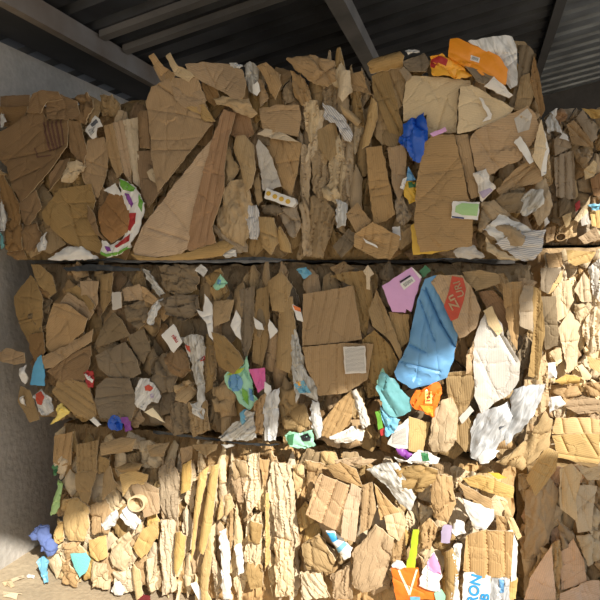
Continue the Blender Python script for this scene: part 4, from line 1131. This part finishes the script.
q('B', 'paper_scrap', 'white', 5.4, '190,584 196,582 202,594 204,600 198,600', 's', 'white paper corner at the bottom edge of the picture', 'paper')
q('B', 'plastic_scrap', 'clear_film', 5, '221,440 232,434 234,444 226,448', 'f', 'bluish clear scrap in the seam above the bottom bale', 'plastic')
CN = q('B', 'paper_napkin', 'white', 9, '325,532 334,533 343,540 352,549 350,558 343,562 337,552', 'c', 'white paper with blue stripes under the clean pinkish carton', 'paper', amp=.006)
decal(CN, 'blue_stripe', 'blue_print', '326,533 334,534 338,540 332,543', off=.004)
decal(CN, 'blue_stripe', 'cyan', '336,549 344,542 347,545 338,554', off=.004)
q('B', 'plastic_bag', 'clear_film', 7.4, '366,470 382,464 396,462 406,480 416,498 410,512 398,502 386,486', 'w', 'grey-white wrinkled film below the light-coloured carton edge', 'plastic bag')
q('B', 'bag_strip', 'lime', 7.6, '406,568 411,545 413,530 419,530 417,550 415,568', 's', 'lime green strip above the orange carton', 'plastic', nf=0)
OC = q('B', 'orange_carton', 'orange_film', 7.8, '391,568 402,568 418,568 421,585 432,592 440,600 396,602 393,584', 's', 'orange carton with pale lines at the bottom edge', 'carton', nf=1)
decal(OC, 'pale_line', 'cream', '398,570 400,570 410,592 409,596')
decal(OC, 'pale_line', 'cream', '416,569 418,569 410,596 409,592')
decal(OC, 'blue_panel', 'cyan', '410,597 420,597 420,601 410,601')
q('B', 'paper_scrap', 'white', 8.4, '391,566 396,561 402,563 406,568 398,570', 'c', 'white scrap on top of the orange carton', 'paper')
PK = q('B', 'plastic_bag', 'white', 8.8, '419,586 422,574 428,560 434,553 440,566 442,576 440,592 434,592 425,589', 'f', 'pink and white plastic bag right of the lime strip', 'plastic bag', amp=.005)
decal(PK, 'pink_print', 'rose', '427,563 434,554 440,566 441,576 434,573 428,569', off=.003)
q('B', 'green_scrap', 'mint', 8, '434,594 441,590 447,598 444,602 436,602', 's', 'pale green scrap beneath the pink and white bag', 'plastic')
q('B', 'card_piece', 'lilac', 8, '441,532 444,525 452,526 450,543 441,543', 's', 'small lilac grey card above the pink and white bag', 'card', nf=0)
q('B', 'paper_sheet', 'white', 8.4, '462,500 474,504 494,510 494,520 486,530 476,530 470,520', 'c', 'bright white crumpled paper above the corner carton', 'paper', amp=.008)
q('B', 'paper_scrap', 'white', 8, '452,530 456,520 464,524 466,534 456,537', 'c', 'white scrap left of the bright white paper', 'paper')
q('B', 'paper_strip', 'white', 8.4, '454,545 462,544 461,562 458,580 460,602 450,602', 'v', 'white paper strip left of the corner carton with blue letters', 'paper')
BL = q('B', 'printed_sheet', 'white', 10, '464,573 476,572 491,577 490,602 462,602', 's', 'white printed sheet with big blue letters at the bottom right', 'sheet', nf=0, amp=.003)
writing(BL, 'RON', 'blue_print', 475, 589, 9.5, 82, 1.05, off=.004, bold=.03)
writing(BL, 'B', 'blue_print', 485.5, 597, 8, 82, 1.3, off=.004, bold=.03)
GP = q('B', 'plastic_bag', 'grey_film', 9, '491,578 502,577 510,580 509,602 491,602', 'f', 'grey film with blue print right of the big blue letters', 'plastic')
decal(GP, 'blue_print', 'sky', '499,579 504,580 504,592 500,593', off=.004)
q('B', 'white_board', 'white', 7, '506,532 512,530 518,545 516,580 511,582 510,552', 's', 'white board edge at the right end of the bottom bale', 'board', nf=0)
q('B', 'yellow_scrap', 'yellow', 8.6, '488,470 499,468 507,478 498,479', 's', 'yellow scrap in the seam at the right of the bottom bale', 'card')

# --- right-hand stack
q('R', 'plastic_bag', 'film', 4, '545,122 550,112 558,108 556,116 560,126 562,134 555,130 549,134', 'f', 'white torn plastic at the left of the upper rear bale', 'plastic bag')
q('R', 'paper_scrap', 'white', 4.4, '559,138 563,132 568,136 569,141', 's', 'small white triangle on the upper rear bale', 'paper')
q('R', 'plastic_scrap', 'red', 5, '575,204 580,200 580,208 576,212', 's', 'small red scrap on the upper rear bale', 'plastic')
q('R', 'plastic_scrap', 'cyan', 5, '588,205 600,203 600,210 592,210', 'f', 'pale blue plastic on the right of the upper rear bale', 'plastic')
q('R', 'card_piece', 'grey_board', 3.6, '580,214 588,210 590,224 582,226', 's', 'pale grey card on the lower part of the upper rear bale', 'card', nf=0)
q('R', 'paper_scrap', 'white', 6, '541,218 546,214 550,222 545,228', 'c', 'white-edged scrap at the lower left of the upper rear bale', 'paper')
q('Q', 'paper_scrap', 'white', 5, '546,364 556,362 557,378 548,380', 'c', 'bright white paper in the sun at the left of the middle rear bale', 'paper')
q('Q', 'paper_sheet', 'white', 6, '548,398 560,396 566,404 556,410 550,414', 'c', 'bright white crumpled paper above the golden carton', 'paper')

# ================================================================== loose things on the ground by the left end
def loose(name, mat, pts, label, cat, k='f', y=2.30, th=.004):
    FACE['L'] = y
    return piece('L', name, mat, 0, pts, k, thing=label, cat=cat, cover=False, th=th)
loose('denim_cloth', 'denim', '28,536 33,529 41,524 46,526 48,536 55,546 55,553 48,557 41,552 40,541 33,541', 'crumpled denim-blue cloth hanging off the left end of the bottom bale', 'cloth', 'c', 2.36, .012)
loose('plastic_bag', 'cyan', '37,560 42,557 47,561 46,572 48,582 45,583 41,573', 'light blue plastic bag at the foot of the bottom bale by the wall', 'plastic bag', 'f', 2.34, .008)

def floor_scrap(px, py, size, mat, label, rz):
    c = on_z(px, py, .0)
    r = random.Random(int(px * 3 + py))
    bm = bmesh.new()
    n = 9
    vs = []
    for i in range(n):
        t = 2 * math.pi * i / n
        rr = size * r.uniform(.6, 1.1)
        vs.append(bm.verts.new((rr * math.cos(t) * 1.3, rr * math.sin(t) * .7, .004 + r.uniform(0, .018))))
    top = bm.verts.new((0, 0, .022))
    for i in range(n): bm.faces.new((vs[i], vs[(i + 1) % n], top))
    lo = [bm.verts.new((v.co.x, v.co.y, v.co.z - .004)) for v in vs]
    lt = bm.verts.new((0, 0, .018))
    for i in range(n):
        bm.faces.new((lo[(i + 1) % n], lo[i], lt)); bm.faces.new((vs[(i + 1) % n], vs[i], lo[i], lo[(i + 1) % n]))
    me = bpy.data.meshes.new('paper_scrap'); bm.to_mesh(me); bm.free()
    me.uv_layers.new(name='UVMap'); finish(me, mat, 20)
    o = bpy.data.objects.new('paper_scrap', me); link(o); o.location = (c.x, c.y, 0); o.rotation_euler.z = rz
    tag(o, label, 'paper')
floor_scrap(31, 579, .022, 'white', 'white paper scrap on the ground beside the bottom bale', .4)
floor_scrap(17, 581, .03, 'pale', 'tan torn scrap on the ground by the wall', 1.0)
floor_scrap(8, 586, .035, 'pale', 'largest tan scrap on the ground at the left edge', -.5)
floor_scrap(12, 597, .04, 'beige', 'pale flat scrap on the ground at the bottom left corner', .1)

# ================================================================== the building
def ground_mat(name, c1, c2, scale, bump=.5, c3=None, rough=.9):
    m, nt, bs = new_mat(name)
    N, L = nt.nodes.new, nt.links.new
    tc = N('ShaderNodeTexCoord')
    a = N('ShaderNodeTexNoise'); a.inputs['Scale'].default_value = scale; a.inputs['Detail'].default_value = 7; a.inputs['Roughness'].default_value = .65
    b = N('ShaderNodeTexNoise'); b.inputs['Scale'].default_value = scale * 14; b.inputs['Detail'].default_value = 4
    for t in (a, b): L(tc.outputs['Object'], t.inputs['Vector'])
    r = N('ShaderNodeValToRGB')
    r.color_ramp.elements[0].position = .3; r.color_ramp.elements[0].color = lin(c1)
    r.color_ramp.elements[1].position = .7; r.color_ramp.elements[1].color = lin(c2)
    L(a.outputs[0], r.inputs[0])
    mx = N('ShaderNodeMix'); mx.data_type = 'RGBA'; mx.blend_type = 'MULTIPLY'; mx.inputs[0].default_value = .35
    L(r.outputs[0], mx.inputs[6]); L(b.outputs[0], mx.inputs[7])
    L(mx.outputs[2], bs.inputs['Base Color'])
    bs.inputs['Roughness'].default_value = rough
    bp = N('ShaderNodeBump'); bp.inputs['Strength'].default_value = bump; bp.inputs['Distance'].default_value = .01
    L(b.outputs[0], bp.inputs['Height']); L(bp.outputs[0], bs.inputs['Normal'])
    MATS[name] = m
    return m
ground_mat('sandy_ground', (168, 150, 124), (206, 188, 158), 3)
ground_mat('concrete', (176, 172, 164), (212, 206, 198), 2.2, .6)
ground_mat('soil', (116, 92, 66), (150, 122, 90), 6, .8)
ground_mat('dark_wall', (60, 58, 56), (84, 80, 76), 2)

def metal(name, c1, c2, rough, met=.6):
    m, nt, bs = new_mat(name)
    N, L = nt.nodes.new, nt.links.new
    tc = N('ShaderNodeTexCoord')
    a = N('ShaderNodeTexNoise'); a.inputs['Scale'].default_value = 3; a.inputs['Detail'].default_value = 8
    L(tc.outputs['Object'], a.inputs['Vector'])
    r = N('ShaderNodeValToRGB')
    r.color_ramp.elements[0].position = .35; r.color_ramp.elements[0].color = lin(c1)
    r.color_ramp.elements[1].position = .65; r.color_ramp.elements[1].color = lin(c2)
    L(a.outputs[0], r.inputs[0]); L(r.outputs[0], bs.inputs['Base Color'])
    bs.inputs['Roughness'].default_value = rough; bs.inputs['Metallic'].default_value = met
    MATS[name] = m
metal('roof_sheet', (48, 50, 55), (74, 78, 85), .38, .45)
metal('dark_shade_steel', (34, 34, 36), (48, 48, 50), .7, .1)
metal('lit_roof_sheet', (78, 84, 92), (118, 126, 136), .35, .5)  # lighter roof copy; daylight on the right section is put into the colour
metal('beam_steel', (104, 102, 100), (136, 132, 128), .6, .2)
metal('rusty_steel', (114, 100, 88), (138, 134, 130), .7, .1)

def poly_obj(name, V, F, mat, kind='structure', parent=None):
    me = bpy.data.meshes.new(name); me.from_pydata([tuple(v) for v in V], [], F)
    me.validate()
    bm = bmesh.new(); bm.from_mesh(me); bmesh.ops.recalc_face_normals(bm, faces=bm.faces); bm.to_mesh(me); bm.free()
    me.materials.append(MATS[mat])
    o = bpy.data.objects.new(name, me); link(o, parent)
    if kind: o['kind'] = kind
    return o

def box_obj(name, a, b, mat, **kw):
    (x0, y0, z0), (x1, y1, z1) = a, b
    V = [(x, y, z) for x in (x0, x1) for y in (y0, y1) for z in (z0, z1)]
    F = [(0, 1, 3, 2), (4, 6, 7, 5), (0, 4, 5, 1), (2, 3, 7, 6), (0, 2, 6, 4), (1, 5, 7, 3)]
    return poly_obj(name, V, F, mat, **kw)

WX0 = -2.30
box_obj('floor', (-12, -14, -.2), (14, 9, 0), 'sandy_ground')
box_obj('wall_left', (WX0 - .2, -6, 0), (WX0, 7.2, 2.66), 'concrete')
box_obj('wall_back', (WX0, 7.0, 0), (2.0, 7.2, 3.5), 'dark_wall')

box_obj('unseen_shade_wall', (1.80, .9, 0), (2.3, 1.04, 2.28), 'concrete')  # unseen wall, added to shade the lower right bale

# sun and the roof edge that shades the bales
SUN = Vector((.55, -.62, .56)).normalized()
RZ, RS = 3.2, .2
def roof_z(x): return RZ + RS * x
def to_roof(px, py, y):
    w = on_y(px, py, y)
    t = (RZ + RS * w.x - w.z) / (SUN.z - RS * SUN.x)
    return w + SUN * t
edge = [to_roof(60, 528, 2.35), to_roof(500, 332, 2.33), to_roof(575, 246, 2.98)]
w0 = on_x(8, 548, WX0)
w0 = w0 + SUN * ((RZ + RS * w0.x - w0.z) / (SUN.z - RS * SUN.x))
# corrugated sheet: ribs run across (along x, up the slope), waves repeat along y
def roof(name, ys, per, hh, zoff, xa, xb, mat):
    V, F = [], []
    prof = [(0, 0), (.30, 0), (.42, 1), (.58, 1), (.70, 0)]
    ypts = []
    y = ys[0]
    while y < ys[1]:
        for (f, h) in prof: ypts.append((y + f * per, h * hh))
        y += per
    e = edge
    def xmax(y):      # the eave line
        a, b, c = e
        if y < a.y: return a.x + (y - a.y) * (a.x - w0.x) / (a.y - w0.y)
        if y <= b.y: m = (b.x - a.x) / (b.y - a.y); return a.x + (y - a.y) * m
        if y <= c.y: m = (c.x - b.x) / (c.y - b.y); return b.x + (y - b.y) * m
        return min(c.x + (y - c.y) * 12, 2.3)
    for (y, h) in ypts:
        x0 = xa; x1 = max(min(xmax(y), xb), x0 + .02)
        V += [(x0, y, roof_z(x0) + h + zoff), (x1, y, roof_z(x1) + h + zoff), (x0, y, roof_z(x0) + h + zoff + .006), (x1, y, roof_z(x1) + h + zoff + .006)]
    n = len(ypts)
    for i in range(n - 1):
        a, b = i * 4, i * 4 + 4
        F += [(a, a + 1, b + 1, b), (a + 2, b + 2, b + 3, a + 3), (a + 1, a + 3, b + 3, b + 1), (a, b, b + 2, a + 2)]
    return poly_obj(name, V, F, mat)
y_start = edge[0].y + (WX0 - edge[0].x) * (edge[0].y - w0.y) / (edge[0].x - w0.x)
roof('ceiling', (y_start, 7.1), .21, .035, 0, WX0 - .2, .5, 'roof_sheet')
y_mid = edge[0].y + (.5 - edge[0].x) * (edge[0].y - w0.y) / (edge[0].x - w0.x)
roof('ceiling', (y_mid, 7.1), .21, .035, 0, .5, 9, 'lit_roof_sheet')
def on_roof(px, py):
    r = ray(px, py)
    return EYE + r * ((RZ + RS * EYE.x - EYE.z) / (r.z - RS * r.x))
for i, (px, py) in enumerate(((100, 30), (122, 45))):
    y = on_roof(px, py).y
    V = [(x, y + dy, roof_z(x) + dz) for x in (-1.97, .46) for (dy, dz) in ((0, -.035), (.06, -.035), (.06, 0), (0, 0))]
    poly_obj('trim_%d' % (5 + i), V, [(0, 1, 2, 3), (4, 7, 6, 5), (0, 4, 5, 1), (1, 5, 6, 2), (2, 6, 7, 3), (3, 7, 4, 0)], 'beam_steel')

# steel beams under the roof, running back
box_obj('trim_1', (-2.03, -1.2, 2.685), (-1.98, 6.98, 2.792), 'rusty_steel')
box_obj('trim_4', (WX0, -1.2, 2.70), (-2.03, 6.98, 2.735), 'dark_shade_steel')  # added underside panel; the beam's shade is put into its dark colour
def rafter(name, x0, x1, h, mat='beam_steel'):
    V = []
    for y in (.9, 6.98):
        for (x, dz) in ((x0, -h), (x1, -h), (x1, -.002), (x0, -.002)):
            V.append((x, y, roof_z(x) + dz))
    return poly_obj(name, V, [(0, 1, 2, 3), (4, 7, 6, 5), (0, 4, 5, 1), (1, 5, 6, 2), (2, 6, 7, 3), (3, 7, 4, 0)], mat)
rafter('trim_2', -.80, -.71, .09)
rafter('trim_3', .46, .53, .05, 'dark_shade_steel')


# ================================================================== light
sun = bpy.data.lights.new('sun', 'SUN'); sun.energy = SUN_E = 8.2; sun.angle = math.radians(.8); sun.color = (1, .935, .83)
so = bpy.data.objects.new('sun', sun); C.objects.link(so)
so.rotation_euler = SUN.to_track_quat('Z', 'Y').to_euler()
so.location = (6, -7, 7)
w = bpy.data.worlds.new('world'); S.world = w; w.use_nodes = True
bg = w.node_tree.nodes['Background']
bg.inputs[0].default_value = (.86, .92, 1, 1); bg.inputs[1].default_value = .98
